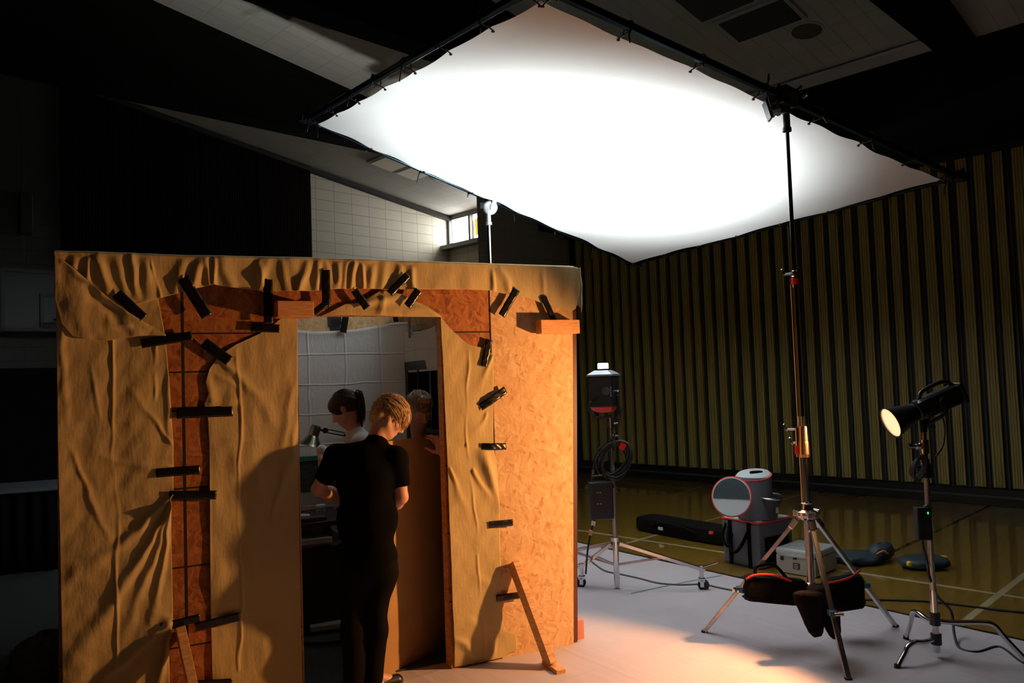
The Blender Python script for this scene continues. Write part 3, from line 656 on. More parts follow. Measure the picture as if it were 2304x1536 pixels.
# top drape, rolled over the upper edge, with the folded corner flap at its left end
LT = []
for (x1, x2, w_, h_) in ((165, 150, 7, .02), (200, 190, 5, .02), (215, 250, 9, .03), (262, 285, 8, .02), (300, 312, 7, .03), (345, 362, 2.5, .012), (330, 345, 11, .03), (408, 395, 7, .022), (445, 420, 8, .03), (455, 470, 5, .022), (478, 478, 5, .03),
                        (495, 540, 12, .02), (585, 603, 6, .03), (600, 585, 5, .02), (625, 650, 7, .02), (640, 690, 14, .02), (690, 660, 8, .03), (712, 705, 6, .03), (730, 735, 6, .02), (756, 745, 6, .025), (772, 760, 5, .02), (790, 775, 5, .03), (808, 806, 4, .03), (835, 822, 8, .025),
                        (868, 850, 9, .02), (905, 885, 6, .03), (925, 935, 5, .022), (1010, 980, 16, .010), (1070, 1040, 18, .012), (1105, 1100, 4, .02), (1120, 1150, 6, .018), (1218, 1222, 4, .012), (1270, 1275, 12, .014)):
    LT.append((x1, 575 + (x1 - 125) * .03, x2, 668, w_, h_))
yt_d = pl([(120, 568), (200, 570), (420, 578), (700, 583), (1100, 596), (1288, 602), (1300, 606)])
dr = thing('top_drape', 'long tan muslin drape rolled over the top edge of the set', 'drop cloth', S(1.5, 2.2, .02), 'muslin drop cloths taped on the set front')
cols_cloth('drape_sheet', 122, 1299, yt_d, pl([(122, 572), (163, 600), (208, 640), (273, 690), (304, 687), (330, 680), (361, 671), (400, 661), (440, 650), (479, 641), (520, 648), (599, 656), (700, 656), (760, 651), (850, 651), (960, 652), (1040, 652), (1100, 654), (1130, 661), (1180, 670), (1215, 682), (1250, 692), (1283, 700), (1292, 694), (1299, 660)]),
           620, 40, .022, LT, 41, '', .003, dr, over=((-.02, -.50), (0.0, -.30), (.012, -.10), (.014, -.045), (.010, -.022)))
cols_cloth('corner_flap', 124, 372, pl([(124, 574), (163, 602), (208, 641), (273, 694), (322, 724), (372, 752)]), pl([(124, 672), (140, 730), (163, 757), (200, 765), (245, 767), (300, 757), (345, 755), (372, 756)]), 120, 50, .030,
           [(135, 590, 330, 735, 6, .02), (160, 680, 320, 745, 16, .02), (130, 650, 200, 760, 14, .012), (190, 650, 290, 750, 10, -.02), (240, 720, 300, 735, 5, .012)], 47, '', .003, dr)
# end of the drape wrapped around the projecting right edge
NE = 14; A = np.zeros((NE, 30, 3)); t_e, z_e = wall(1299, 606)
for i in range(NE):
    a = i / (NE - 1) * 1.4
    for j in range(30):
        z = 2.455 - (j / 29) ** 1.1 * (.30 - .06 * i / NE); sag = .012 * math.sin(j * .5 + i * .4)
        A[i, j] = S(t_e + .03 * math.sin(min(a, 1.2)) - .0 + .010 * math.sin(j / 29 * 3.1), z, .022 - .03 * a * a * 1.6 + sag * .3)
MB().grid(A, True).build('drape_end', MUSLIN, dr, smooth=True, solid=.002, uvf=suv)

# ---- tape strips
def tape(x1, y1, x2, y2, wpx, label, lift=.030, loop=0.0, plane=None, grp='tape strips on the set front'):
    n = 22; A = np.zeros((n + 1, 5, 3)); rs = np.random.RandomState(int(x1 * 7 + y1))
    if plane is None:
        pa, pb = wall(x1, y1, lift), wall(x2, y2, lift); a = np.array(pa); b = np.array(pb)
        mp = lambda q, o: S(q[0], q[1], lift + o)
        wd = wpx / FPX * float((S(*a)[1]))
    else:
        mp, a, b, wd = plane(x1, y1, x2, y2, wpx)
    d = b - a; d /= np.linalg.norm(d); pn = np.array([-d[1], d[0]]); ph = rs.rand(3) * 6.28
    for i in range(n + 1):
        s_ = i / n
        for j in range(5):
            c = (j - 2) / 4; e = (rs.rand() - .5) * .004 if i in (0, n) else 0
            q = a + (b - a) * s_ + pn * c * wd + d * e
            A[i, j] = mp(q, (.0035 if loop else .0018) * math.sin(s_ * 9 + ph[0]) * (0.4 + .6 * abs(c)) + (.002 if loop else .0008) * math.sin(s_ * 23 + c * 7 + ph[1]) + loop * math.sin(math.pi * s_) + .0012)
    return tag(MB().grid(A, True).build('tape_strip', BLACKTAPE, smooth=True, solid=.0012), label, 'tape', grp)
TP = [(262, 660, 322, 716, 24, 'black tape strip on the drape, farthest left, slanting down right above the folded flap'),
      (412, 626, 466, 712, 25, 'long black tape strip slanting from the drape onto bare board, second from the left end'),
      (603, 628, 604, 728, 20, 'shiny vertical black tape strip left of the wood block above the doorway'),
      (565, 737, 629, 739, 19, 'short level black tape strip crossing the foot of the vertical strip left of the doorway'),
      (318, 773, 432, 755, 21, 'level black tape strip under the folded corner flap'),
      (458, 770, 516, 812, 24, 'short black tape strip slanting down right at the top of the bare board strip'),
      (398, 930, 524, 925, 23, 'long level black tape strip highest across the bare board strip'),
      (733, 607, 734, 690, 19, 'vertical black tape strip on the drape right of the wood block'),
      (740, 676, 706, 704, 14, 'short dark tape end below the vertical strip beside the doorway corner'),
      (797, 652, 826, 693, 18, 'short black tape strip slanting down right in the middle above the doorway'),
      (918, 618, 876, 660, 17, 'black tape strip slanting down left high on the drape above the doorway'),
      (942, 652, 916, 689, 18, 'black tape strip slanting down left just below the drape edge'),
      (1163, 650, 1128, 710, 17, 'shiny black tape strip slanting down left near the right end of the drape'),
      (1222, 666, 1250, 730, 15, 'black tape strip from the drape onto the right wood block'),
      (1101, 763, 1089, 824, 16, 'steep black tape strip right of the doorway top on the board joint'),
      (1137, 876, 1081, 916, 17, 'crinkled glossy black tape strip slanting up right at head height right of the doorway'),
      (1084, 1004, 1138, 1004, 15, 'crinkled level black tape strip right of the doorway at chest height'),
      (1101, 1180, 1154, 1175, 15, 'small level black tape strip right of the doorway at waist height'),
      (1117, 1346, 1170, 1338, 15, 'black tape strip behind the right wood brace'),
      (352, 1064, 450, 1056, 20, 'level black tape strip on the left cloth edge, upper of the middle pair'),
      (380, 1114, 487, 1113, 20, 'level black tape strip across the bare board, lower of the middle pair'),
      (361, 1411, 450, 1389, 18, 'tilted black tape strip near the bottom, left of its neighbour'),
      (438, 1410, 540, 1386, 19, 'tilted black tape strip near the bottom on the cloth left of the doorway'),
      (420, 1538, 522, 1533, 14, 'black tape strip cut by the bottom of the picture')]
for x1, y1, x2, y2, w_, lab in TP:
    tape(x1, y1, x2, y2, w_, lab, lift=(.032 if x1 > 1100 else .040) if y1 < 690 else (.020 if x1 > 1000 else .026), loop=.012 if (x1, y1) in ((1137, 876), (1084, 1004)) else 0.0)

# ---- wood blocks and braces
def block(px0, px1, pyt, pyb, proud, label):
    t0, z1 = wall(px0, pyt, proud); t1, _ = wall(px1, pyt, proud); _, z0 = wall(px0, pyb, proud)
    o = sbox(MB(), t0, t1, z0, z1, .014, proud).build('wood_block', PINEL, bevel=.003); return tag(o, label, 'wood block', 'wood blocks screwed to the set front')
block(624, 706, 676, 712, .14, 'orange-lit wood block sticking out above the left corner of the doorway')
block(1217, 1304, 719, 750, .09, 'pale wood block on the right end of the set below the drape')
def brace(top_px, foot_px, foot_in, label, zt, wd=.089, th_=.045, dep=None):
    t, z = wall(*top_px); top = S(t, z, .03); foot = at_z(*foot_px); foot[2] = .03
    r = thing('wood_brace', label, 'wood brace', (foot[0], foot[1], 0), 'raking wood braces of the set')
    x = unit(top - foot)
    MB().span(foot, top, th_, wd, np.cross(x, SE) if abs(x @ SN) > .2 else SN).build('stud', PINE, r, bevel=.002)
    return r, foot, top
r1, f1, t1_ = brace((1150, 1262), (1240, 1505), None, 'pine stud brace leaning on the right end of the set', 0)
fd1 = unit((f1 - t1_) * np.array([1, 1, 0]))
MB().box(f1 + fd1 * .02 + ZZ * -.012, (.20, .06, .03), unit(at_z(1262, 1530) - at_z(1222, 1500)), np.cross(ZZ, unit(at_z(1262, 1530) - at_z(1222, 1500))), ZZ).build('foot_plate', PINE, r1, bevel=.002)
r2, f2, t2_ = brace((405, 1412), (462, 1690), None, 'pine stud brace leaning at the left board strip', 0)
MB().box(f2 - ZZ * .012, (.18, .07, .03)).build('foot_plate', PINE, r2, bevel=.002)

# ---- inside cloths
IO = -S_D + .03
def inwall(px, py, o=None):
    o = IO if o is None else o
    d = ray(px, py); k = ((S0 + SN * o - CAM) @ SN) / (d @ SN); q = CAM + d * k; return float((q - S0) @ SE), float(q[2])
def ct(px, py):
    return inwall(px, py)
T0, T1 = .9, J_T - .16
ztop = pl([(inwall(x, y)[0], inwall(x, y)[1]) for x, y in ((640, 735), (668, 742), (700, 746), (740, 745), (800, 741), (850, 733), (885, 726), (905, 728), (917, 742))])
NXC, NYC = 120, 90; A = np.zeros((NXC, NYC, 3)); nn1 = Sines(5, 2.2, 1.2, 12)
for i in range(NXC):
    s_ = i / (NXC - 1); a = T0 + (J_T - .02 - T0) * s_
    tt_ = a; bend = max(0, (a - (J_T - .30)) / .28); oo = IO + .16 * bend ** 2.2
    zt = float(ztop(tt_))
    for j in range(NYC):
        z = zt + (.02 - zt) * j / (NYC - 1)
        A[i, j] = S(tt_, z, oo + .006 * float(nn1(a, z)) + .010 * math.exp(-((zt - z) / .03) ** 2))
o = MB().grid(A, True).build('inner_cloth', MUSLIN_IN, smooth=True, solid=.002, uvf=suv); tag(o, 'pale grey creased cloth hung on the back wall inside the set', 'drop cloth')
A = np.zeros((70, 40, 3)); n3 = Sines(8, 2.5, 2, 10)
for i in range(70):
    oo = IO + .14 + (-.10 - IO - .14) * i / 69
    for j in range(40):
        zt = 2.13 + .01 * math.sin(i * .2); z = zt + (WZ1 - .02 - zt) * j / 39
        A[i, j] = S(J_T - .045 + .006 * float(n3(oo, z)), z, oo)
o = MB().grid(A).build('inner_cloth', MUSLIN_IN, smooth=True, solid=.002, uvf=lambda p: ((p - S0) @ SN, p[2])); tag(o, 'shaded grey cloth above the dark window inside the set', 'drop cloth')
def back_plane(x1, y1, x2, y2, wpx):
    o_ = IO + .03; a = np.array(inwall(x1, y1, o_)); b = np.array(inwall(x2, y2, o_)); return (lambda q, o: S(q[0], q[1], o_ + o)), a, b, wpx / FPX * 6.0
def side_plane(x1, y1, x2, y2, wpx):
    tq = J_T - .075
    def hit(px, py):
        d = ray(px, py); k = ((S0 + SE * tq - CAM) @ SE) / (d @ SE); q = CAM + d * k; return np.array([float((q - S0) @ SN), float(q[2])])
    return (lambda q, o: S(tq - o, q[1], q[0])), hit(x1, y1), hit(x2, y2), wpx / FPX * 6.0 * (1.0 if y1 != y2 else 1.0)
for a in ((779, 706, 772, 748, 15, 'short black tape strip holding the grey inner cloth, left one', back_plane),
          (888, 706, 896, 745, 12, 'short black tape strip holding the grey inner cloth near the corner', back_plane),
          (921, 712, 922, 760, 16, 'vertical black tape strip just right of the inner corner of the set', side_plane),
          (928, 739, 949, 737, 14, 'small level black tape piece above the dark inner window', side_plane),
          (982, 712, 983, 745, 16, 'dark tape strip inside the set beside the right door edge', side_plane)):
    tape(*a[:6], plane=a[6], grp='tape strips inside the set')
mb = MB(); 
for x1, y1, r_ in ((760, 718, .03), (755, 735, .04), (748, 722, .03)):
    t_, z_ = inwall(x1, y1, -S_D + .012); mb.box(S(t_, z_, -S_D + .010), (r_ * 2, .006, r_ * 3.0), SE, SN, ZZ)
tag(mb.build('dark_patch', mat('black_smudge', (0.02, 0.02, 0.022), .7)), 'dark painted smudge on the inside board above the grey cloth', 'paint mark')

# ------------------------------------------------------------------ bounce frame overhead
K = 1.135
FC = {}
for nm, c in (('T', (0.18, 3.47, 3.46)), ('R', (3.10, 5.42, 3.02)), ('B', (1.29, 8.06, 2.88)), ('L', (-1.53, 6.15, 3.83))):
    FC[nm] = CAM + (np.array(c) - CAM) * K
T_, R_, B_, L_ = FC['T'], FC['R'], FC['B'], FC['L']
# fabric and frame corners
fr = thing('overhead_frame', 'large square black overhead frame holding the glowing white bounce fabric', 'lighting frame', (T_ + R_ + B_ + L_) / 4)
cen = (T_ + R_ + B_ + L_) / 4
nup = unit(np.cross(R_ - T_, L_ - T_)); nup = nup if nup[2] > 0 else -nup
for a, b in ((T_, R_), (R_, B_), (B_, L_), (L_, T_)):
    out = unit((a + b) / 2 - cen); d_ = unit(b - a); a2, b2 = a - d_ * .05 + nup * .03 + out * .05, b + d_ * .05 + nup * .03 + out * .05
    MB().span(a2, b2, .042, .042, nup).build('frame_tube', RAIL, fr, bevel=.006)
mb = MB()
for c in (T_, R_, B_, L_):
    mb = MB(); o_ = unit(c - cen); mb.box(c + o_ * .07 + nup * .03, (.13, .13, .06), unit(R_ - T_), unit(L_ - T_), nup)
    mb.cyl(c + o_ * .11 + nup * .03, c + o_ * .11 + nup * .10, .012); mb.build('corner_block', DARKMETAL, fr)

NF = 80
def fabpt(u, v):
    p = T_ * (1 - u) * (1 - v) + R_ * u * (1 - v) + B_ * u * v + L_ * (1 - u) * v
    # scalloped edge between the ties
    return p
A = np.zeros((NF + 1, NF + 1, 3)); fs1 = Sines(3, 3.0, 1.2, 12); NTIE = 7
for i in range(NF + 1):
    for j in range(NF + 1):
        u, v = i / NF, j / NF
        su = .004 * (abs(math.sin(math.pi * u * NTIE)) ** .8); sv = .004 * (abs(math.sin(math.pi * v * NTIE)) ** .8)
        uu = u + sv * (1 - 2 * u) * (abs(2 * u - 1) ** 6); vv_ = v + su * (1 - 2 * v) * (abs(2 * v - 1) ** 6)
        uu = .006 + uu * .988; vv_ = .006 + vv_ * .988
        eg = min(u, 1 - u, v, 1 - v)
        sag = .012 * math.sin(math.pi * u) * math.sin(math.pi * v)
        wr = .006 * float(fs1(u * 3, v * 3)) * math.exp(-eg * 14) + .004 * math.sin(60 * (u + v * .3)) * math.exp(-eg * 30)
        A[i, j] = fabpt(uu, vv_) - nup * (sag + wr)
def fabric_mat():
    n = NT('bounce_fabric', 0.85)
    m_ = n.m; nt = n.nt; n.b.inputs['Base Color'].default_value = (0.86, 0.87, 0.88, 1)
    tr = n.new('ShaderNodeBsdfTranslucent'); tr.inputs[0].default_value = (0.8, 0.82, 0.85, 1)
    mx = n.new('ShaderNodeMixShader'); mx.inputs[0].default_value = 0.03
    out = [x for x in nt.nodes if x.type == 'OUTPUT_MATERIAL'][0]
    n.link(n.b.outputs[0], mx.inputs[1]); n.link(tr.outputs[0], mx.inputs[2]); n.link(mx.outputs[0], out.inputs[0])
    uv = n.uv(); nz = n.new('ShaderNodeTexNoise', Scale=16.0, Detail=4.0); mp = n.new('ShaderNodeMapping'); mp.inputs['Scale'].default_value = (.5, 1.6, 1)
    n.link(uv, mp.inputs[0]); n.link(mp.outputs[0], nz.inputs['Vector']); n.bump(nz.outputs[0], .25, .01); return m_
fo = MB().grid(A).build('bounce_fabric', fabric_mat(), smooth=True, uvf=lambda p: ((p - T_) @ unit(R_ - T_), (p - T_) @ unit(L_ - T_)), loc=cen)
tag(fo, 'white fabric stretched in the overhead frame and lit bright from below', 'bounce fabric')
mb = MB(); k = 0
for a, b in ((T_, R_), (R_, B_), (B_, L_), (L_, T_)):
    out = unit((a + b) / 2 - cen); d_ = unit(b - a)
    for i in range(NTIE + 1):
        q = a + (b - a) * min(max(i / NTIE, .012), .988)
        mb = MB(); p0 = q - out * .035 - nup * .004; 
        mb.tube(curve([p0 - out * .01 - nup * .008, p0 + out * .03 + nup * .0, q + out * .05 - nup * .0, q + out * .085 + nup * .03, q + out * .05 + nup * .065, q + out * .015 + nup * .05, q + out * .0], 3), .0045, 5)
        mb.lathe(p0 - nup * .012, nup, [(.001, -.006), (.010, -.004), (.010, .004), (.001, .006)], 8)
        hang = (.06, .12, .17, .09)[(k * 7 + i * 3) % 4] if (k + i) % 2 else .04
        s0 = q + out * .07 + nup * .01; sw = d_ * (.02 * math.sin(i * 5 + k))
        mb.tube(curve([s0, s0 - ZZ * hang * .4 + sw, s0 - ZZ * hang + sw * 1.5 + out * .012], 3), .0055, 4)
        if (i + k) % 3 == 0: mb.tube(curve([s0 + nup * .03, s0 + nup * .03 + ZZ * hang * .7 + sw, s0 + ZZ * hang * .6 + sw * 2.0], 3), .005, 4)
        mb.build('tie', BLACKTAPE, fr, smooth=True)
    k += 1

# ------------------------------------------------------------------ front tall stand
foots = [at_z(1585, 1425), at_z(1909, 1532), at_z(2015, 1412)]
sc_ = sum(foots) / 3
s1 = thing('light_stand', 'tall chrome stand with sandbagged legs holding the near side of the overhead frame', 'light stand', sc_)
def yat(px, py, ref): return P(px, py, ref[1])
zhub = yat(1815, 1150, sc_)[2]; zcol = yat(1822, 1320, sc_)[2]
hub = sc_ + ZZ * zhub
for f in foots:
    d_ = unit((f - sc_) * np.array([1, 1, 0])); a = hub + d_ * .045 - ZZ * .03; b = f + ZZ * .012
    s_ = MB().span(a, b, .024, .030, np.cross(d_, ZZ)).build('leg', STEEL, s1, bevel=.003)
    q = a + (b - a) * .62; mb = MB(); mb.box(q, (.05, .05, .03), d_, np.cross(ZZ, d_), ZZ); mb.build('leg_clip', BLUEPLA, s_, bevel=.004)
    mb = MB(); mb.cyl(q + np.cross(ZZ, d_) * .02, q + np.cross(ZZ, d_) * .06, .006); mb.cyl(q - np.cross(ZZ, d_) * .0 + d_ * .03, q + d_ * .03 + np.cross(ZZ, d_) * .05, .010); mb.build('leg_screw', CHROME, s_)
    MB().pillow(b - ZZ * .0, .020, .018, .012, e=.6).build('foot_tip', RUBBER, s_)
    mb = MB(); mb.box(a + (b - a) * .06, (.07, .05, .035), unit(b - a), np.cross(ZZ, d_), np.cross(unit(b - a), np.cross(ZZ, d_))); mb.cyl(a - np.cross(ZZ, d_) * .035, a + np.cross(ZZ, d_) * .035, .008); mb.build('leg_hinge', CHROME, s_, bevel=.004)
topz = yat(1757, 240, sc_)[2]
def zz(px, py): return float(yat(px, py, sc_)[2])
up = ZZ; O = sc_
mb = MB(); mb.cyl(O + ZZ * zcol, O + ZZ * (zhub + .02), .024, n=20); mb.build('center_column', STEEL, s1, smooth=False, bevel=.001)
mb = MB(); mb.lathe(O, ZZ, [(0, zcol - .05), (.016, zcol - .05), (.016, zcol), (.03, zcol), (.03, zcol + .025), (.025, zcol + .03)], 20); mb.build('column_collar', CHROME, s1)
mb = MB(); mb.lathe(O, ZZ, [(.02, zhub - .05), (.045, zhub - .05), (.065, zhub - .025), (.065, zhub + .0), (.04, zhub + .01), (.035, zhub + .05), (.038, zhub + .055), (.025, zhub + .06)], 24)
for f in foots:
    d_ = unit((f - sc_) * np.array([1, 1, 0])); mb.box(hub + d_ * .06 - ZZ * .012, (.05, .045, .03), d_, np.cross(ZZ, d_), ZZ); mb.cyl(hub + d_ * .075 - np.cross(ZZ, d_) * .03, hub + d_ * .075 + np.cross(ZZ, d_) * .03, .009)
mb.build('hub', CHROME, s1, bevel=.002)
z1a = zz(1808, 1025)
mb = MB(); mb.cyl(O + ZZ * zhub, O + ZZ * z1a, .0215, n=20); mb.build('lower_tube', CHROME, s1, smooth=False)
mb = MB(); mb.cyl(O + ZZ * zhub, O + ZZ * z1a, .006); 
offl = unit(np.cross(ZZ, sc_ - CAM)) * .040
offl = -offl if (offl @ CR) > 0 else offl
mb = MB(); mb.cyl(O + offl * .62 + ZZ * (zhub + .03), O + offl * .62 + ZZ * zz(1785, 640), .0055, n=10); mb.build('brace_rod', CHROME, s1)
za, zb_ = zz(1808, 1028), zz(1808, 958)
mb = MB(); mb.lathe(O, ZZ, [(.022, za), (.034, za), (.036, za + .02), (.034, za + .09), (.032, za + .10), (.030, za + .18), (.028, zb_), (.012, zb_)], 24); mb.build('lock_collar', mat('brass_collar', (0.85, 0.62, 0.40), 0.25, 1.0), s1, smooth=False)
mb = MB(); mb.lathe(O + offl * .9, ZZ, [(.001, za), (.014, za), (.014, zb_ - .01), (.001, zb_ - .01)], 14); mb.build('clamp_body', CHROME, s1)
mb = MB(); mb.lathe(O + offl * .9, ZZ, [(.016, za + .02), (.019, za + .022), (.019, za + .07), (.016, za + .072)], 16); mb.build('red_band', REDPLA, s1)
def thandle(q, dirv, ln=.06):
    mb = MB(); mb.cyl(q, q + dirv * ln, .007, n=10); e = q + dirv * ln; mb.tube([e - ZZ * .012 + dirv * .0, e + ZZ * .0 + dirv * .012, e + ZZ * .03 + dirv * .02], .006, 8); mb.lathe(e + ZZ * .03 + dirv * .02, ZZ, [(.001, -.005), (.008, 0), (.001, .008)], 8)
    return mb.build('lock_handle', CHROME, s1)
ld = unit(offl)
thandle(O + ld * .03 + ZZ * (zb_ - .02), ld); thandle(O + ld * .03 + ZZ * (za + .09), ld, .03)
zs_ = zz(1807, 915)
mb = MB(); mb.lathe(O, ZZ, [(.010, zb_), (.009, zb_ + .06), (.012, zb_ + .08), (.006, zs_ - .02), (.0, zs_)], 14); mb.build('spigot', CHROME, s1)
z2 = zz(1783, 640); z3 = zz(1768, 292)
mb = MB(); mb.cyl(O + ld * .0 + ZZ * (zs_ - .06), O + ZZ * z2, .0135, n=16); mb.build('middle_tube', mat('dark_chrome', (0.10, 0.10, 0.11), 0.15, 1.0), s1)
mb = MB(); mb.lathe(O, ZZ, [(.015, z2 - .02), (.021, z2 - .02), (.021, z2 + .05), (.018, z2 + .055), (.018, z2 + .085), (.012, z2 + .09)], 18); mb.build('upper_collar', CHROME, s1)
mb = MB(); mb.lathe(O, ZZ, [(.0215, z2 + .0), (.0225, z2 + .004), (.0225, z2 + .036), (.0215, z2 + .04)], 18); mb.build('red_band', REDPLA, s1)
thandle(O + ld * .02 + ZZ * (z2 + .07), ld, .035)
mb = MB(); mb.cyl(O + ZZ * (z2 + .08), O + ZZ * z3, .0125, n=16); mb.build('upper_tube', mat('dark_chrome', (0.10, 0.10, 0.11), 0.15, 1.0), s1)
mb = MB(); mb.lathe(O, ZZ, [(.013, z3 - .012), (.028, z3 - .012), (.028, z3 + .01), (.022, z3 + .02), (.022, topz - .05), (.027, topz - .045), (.027, topz + .01), (.0, topz + .02)], 20); mb.build('top_sleeve', DARKMETAL, s1, smooth=False)
# grip head clamped to the frame rail
att = T_ + (R_ - T_) * .453 + nup * .03
gh = O + ZZ * (topz + .01)
gax = unit(-(gh - att) + np.array([1e-4, 0, 0]))
mb = MB(); mb.box(gh + ZZ * .05, (.14, .10, .12), unit(R_ - T_), unit(L_ - T_), nup); mb.span(gh + ZZ * .05, att + ZZ * .02, .07, .07)
mb.build('rail_clamp', DARKMETAL, s1, bevel=.012)
mb = MB()
for a, b in ((-.09, .03), (-.06, .05), (.08, .01), (.08, .04), (.12, -.01)): mb.lathe(gh + CR * a + ZZ * (.06 + b), -CF, [(0, .07), (.009, .068), (.011, .05), (.011, .0)], 10)
mb.build('clamp_bolt', CHROME, s1)
ga = gh + ld * .05 - ZZ * .005; dx_ = unit(ld * 1.0 - ZZ * .25 + np.array([0, -.25, 0]))
mb = MB(); mb.lathe(ga, dx_, [(0, -.02), (.045, -.02), (.058, 0), (.058, .018), (.050, .022), (.050, .034), (.058, .038), (.058, .055), (.0, .055)], 28); mb.build('grip_disc', CHROME, s1)
mb = MB(); mb.box(ga + dx_ * .066, (.018, .10, .13), dx_, np.cross(ZZ, dx_), np.cross(dx_, np.cross(ZZ, dx_))); mb.build('grip_plate', DARKMETAL, s1, bevel=.004)

# sandbags hanging on the legs
def trim(mb_pts, parent, r=.007): MB().tube(curve(mb_pts, 5), r, 8).build('red_trim', REDCLOTH, parent, smooth=True)
b1 = thing('sandbag', 'black red-trimmed sandbag hanging between left leg and center column of the tall stand', 'sandbag', P(1742, 1325, 4.98), 'sandbags on the tall stand')
MB().pillow(P(1742, 1326, 4.98), .195, .045, .082, e=.30, wob=.05, wr=.09, n=64, m=36, seed=2, ax=unit(np.array([1, 0, -.12])), az=(.12, 0, 1)).build('bag_body', NYLON, b1, smooth=True)
trim([P(1678, 1303, 4.94), P(1700, 1293, 4.93), P(1745, 1294, 4.93), P(1790, 1312, 4.95), P(1812, 1322, 4.97)], b1)
MB().tube(curve([P(1700, 1296, 4.99), P(1702, 1275, 5.02), P(1740, 1270, 5.03), P(1770, 1300, 5.0)], 5), .010, 6).build('carry_strap', NYLON, b1, smooth=True)
b2 = thing('sandbag', 'black sandbag with red trim hanging on the right leg of the tall stand', 'sandbag', P(1898, 1330, 5.05), 'sandbags on the tall stand')
MB().pillow(P(1898, 1334, 5.05), .125, .045, .105, e=.26, wob=.03, wr=.06, n=64, m=36, seed=6, ax=(1, 0, .1)).build('bag_body', NYLON, b2, smooth=True)
trim([P(1855, 1312, 5.0), P(1890, 1306, 4.99), P(1918, 1296, 5.0), P(1935, 1282, 5.02)], b2)
b3 = thing('sandbag', 'black sandbag with two drooping lobes in front of the center column of the tall stand', 'sandbag', P(1846, 1380, 4.70), 'sandbags on the tall stand')
for cx, cy, hx, hz, lean in ((1828, 1380, .098, .135, .15), (1866, 1384, .085, .14, .22)):
    MB().pillow(P(cx, cy, 4.66 if cx < 1850 else 4.74), hx, .045, hz, ax=(1, 0, 0), ay=(0, 1, 0), az=unit(np.array([lean, 0, -1])), e=.42, wob=.07, wr=.08, n=56, m=36, seed=cx, taper=.62).build('bag_lobe', NYLON, b3, smooth=True)
MB().pillow(P(1848, 1335, 4.70), .085, .06, .055, e=.7, wob=.06, seed=3).build('bag_saddle', NYLON, b3, smooth=True)

# ------------------------------------------------------------------ rear stand (head visible above the set)
att2 = B_ + (L_ - B_) * .42 + nup * .02
yy = 6.95
rp = P(1101, 560, yy); rp = np.array([P(1103, 520, yy)[0], yy, 0])
for _ in range(4):
    pass
att2 = min([B_ + (L_ - B_) * k_ / 200 for k_ in range(60, 140)], key=lambda p: abs((1152 + FPX * ((p - CAM) @ CR) / ((p - CAM) @ CF)) - 1112)) + nup * .03
rp = np.array([att2[0], att2[1], 0.]); rp = np.array([P(1102, 560, att2[1])[0], att2[1] - .02, 0.])
s2 = thing('light_stand', 'aluminium stand rising behind the set, holding the far side of the overhead frame', 'light stand', rp)
zt = float(P(1100, 500, rp[1])[2]); zh = float(P(1106, 467, rp[1])[2])
MB().cyl(rp + ZZ * .5, rp + ZZ * zt, .016, n=18).build('riser_tube', CHROME, s2)
MB().cyl(rp + ZZ * .25, rp + ZZ * 1.3, .024, n=18).build('center_column', STEEL, s2)
for a in (0.4, 2.5, 4.6):
    d_ = np.array([math.cos(a), math.sin(a), 0]); MB().span(rp + ZZ * .95 + d_ * .04, rp + d_ * .75 + ZZ * .012, .024, .03, np.cross(d_, ZZ)).build('leg', STEEL, s2, bevel=.003)
mb = MB(); mb.lathe(rp, ZZ, [(.016, zt - .03), (.034, zt - .03), (.034, zt), (.026, zt + .005), (.024, zt + .12), (.0, zt + .13)], 22); mb.build('top_sleeve', ALU, s2)
hc = rp + ZZ * zh; hd = unit(CAM - hc + CR * .8); hd[2] = -.1; hd = unit(hd)
mb = MB(); mb.lathe(hc + CR * .02, hd, [(0, -.04), (.068, -.04), (.072, -.03), (.072, -.012), (.064, -.008), (.064, .004), (.074, .008), (.074, .028), (.06, .036), (.03, .04), (0, .04)], 32); mb.build('grip_disc', ALU, s2)
mb = MB(); mb.span(hc + CR * .03 + hd * .055 - ZZ * .03, hc + CR * .07 + hd * .055 + ZZ * .09, .05, .03, hd); mb.build('grip_handle', ALU, s2, bevel=.012)
mb = MB(); mb.box(hc - CR * .06 + ZZ * .02, (.06, .06, .07)); mb.span(hc + ZZ * .04, att2, .05, .05); mb.box(att2, (.12, .09, .09), unit(R_ - T_), unit(L_ - T_), nup); mb.build('rail_clamp', DARKMETAL, s2, bevel=.008)

# ------------------------------------------------------------------ caster stand with the up-light
cc = at_z(1389, 1326)
s3 = thing('caster_stand', 'wheeled chrome stand carrying the upward lamp head right of the set', 'light stand', cc)
def cy(px, py, dy=0.0): return P(px, py, cc[1] + dy)
zhub3 = float(cy(1385, 1222)[2]); ztop3 = float(cy(1380, 935)[2])
mb = MB(); mb.lathe(cc, ZZ, [(0, .02), (.022, .02), (.024, .05), (.024, zhub3 + .02), (.034, zhub3 + .02), (.036, zhub3 + .05), (.02, zhub3 + .05)], 18); mb.build('center_column', CHROME, s3)
MB().cyl(cc + ZZ * zhub3, cc + ZZ * (zhub3 + (ztop3 - zhub3) * .55), .019, n=16).build('lower_tube', STEEL, s3)
MB().cyl(cc + ZZ * (zhub3 + (ztop3 - zhub3) * .5), cc + ZZ * ztop3, .015, n=16).build('upper_tube', CHROME, s3)
legs3 = [at_z(1580, 1328), at_z(1310, 1322), at_z(1290, 1262)]
legs3[2] = cc + unit(2 * cc - legs3[0] - legs3[1] + np.array([-.4, .6, 0])) * .78; legs3[2][2] = 0
hub3 = cc + ZZ * zhub3
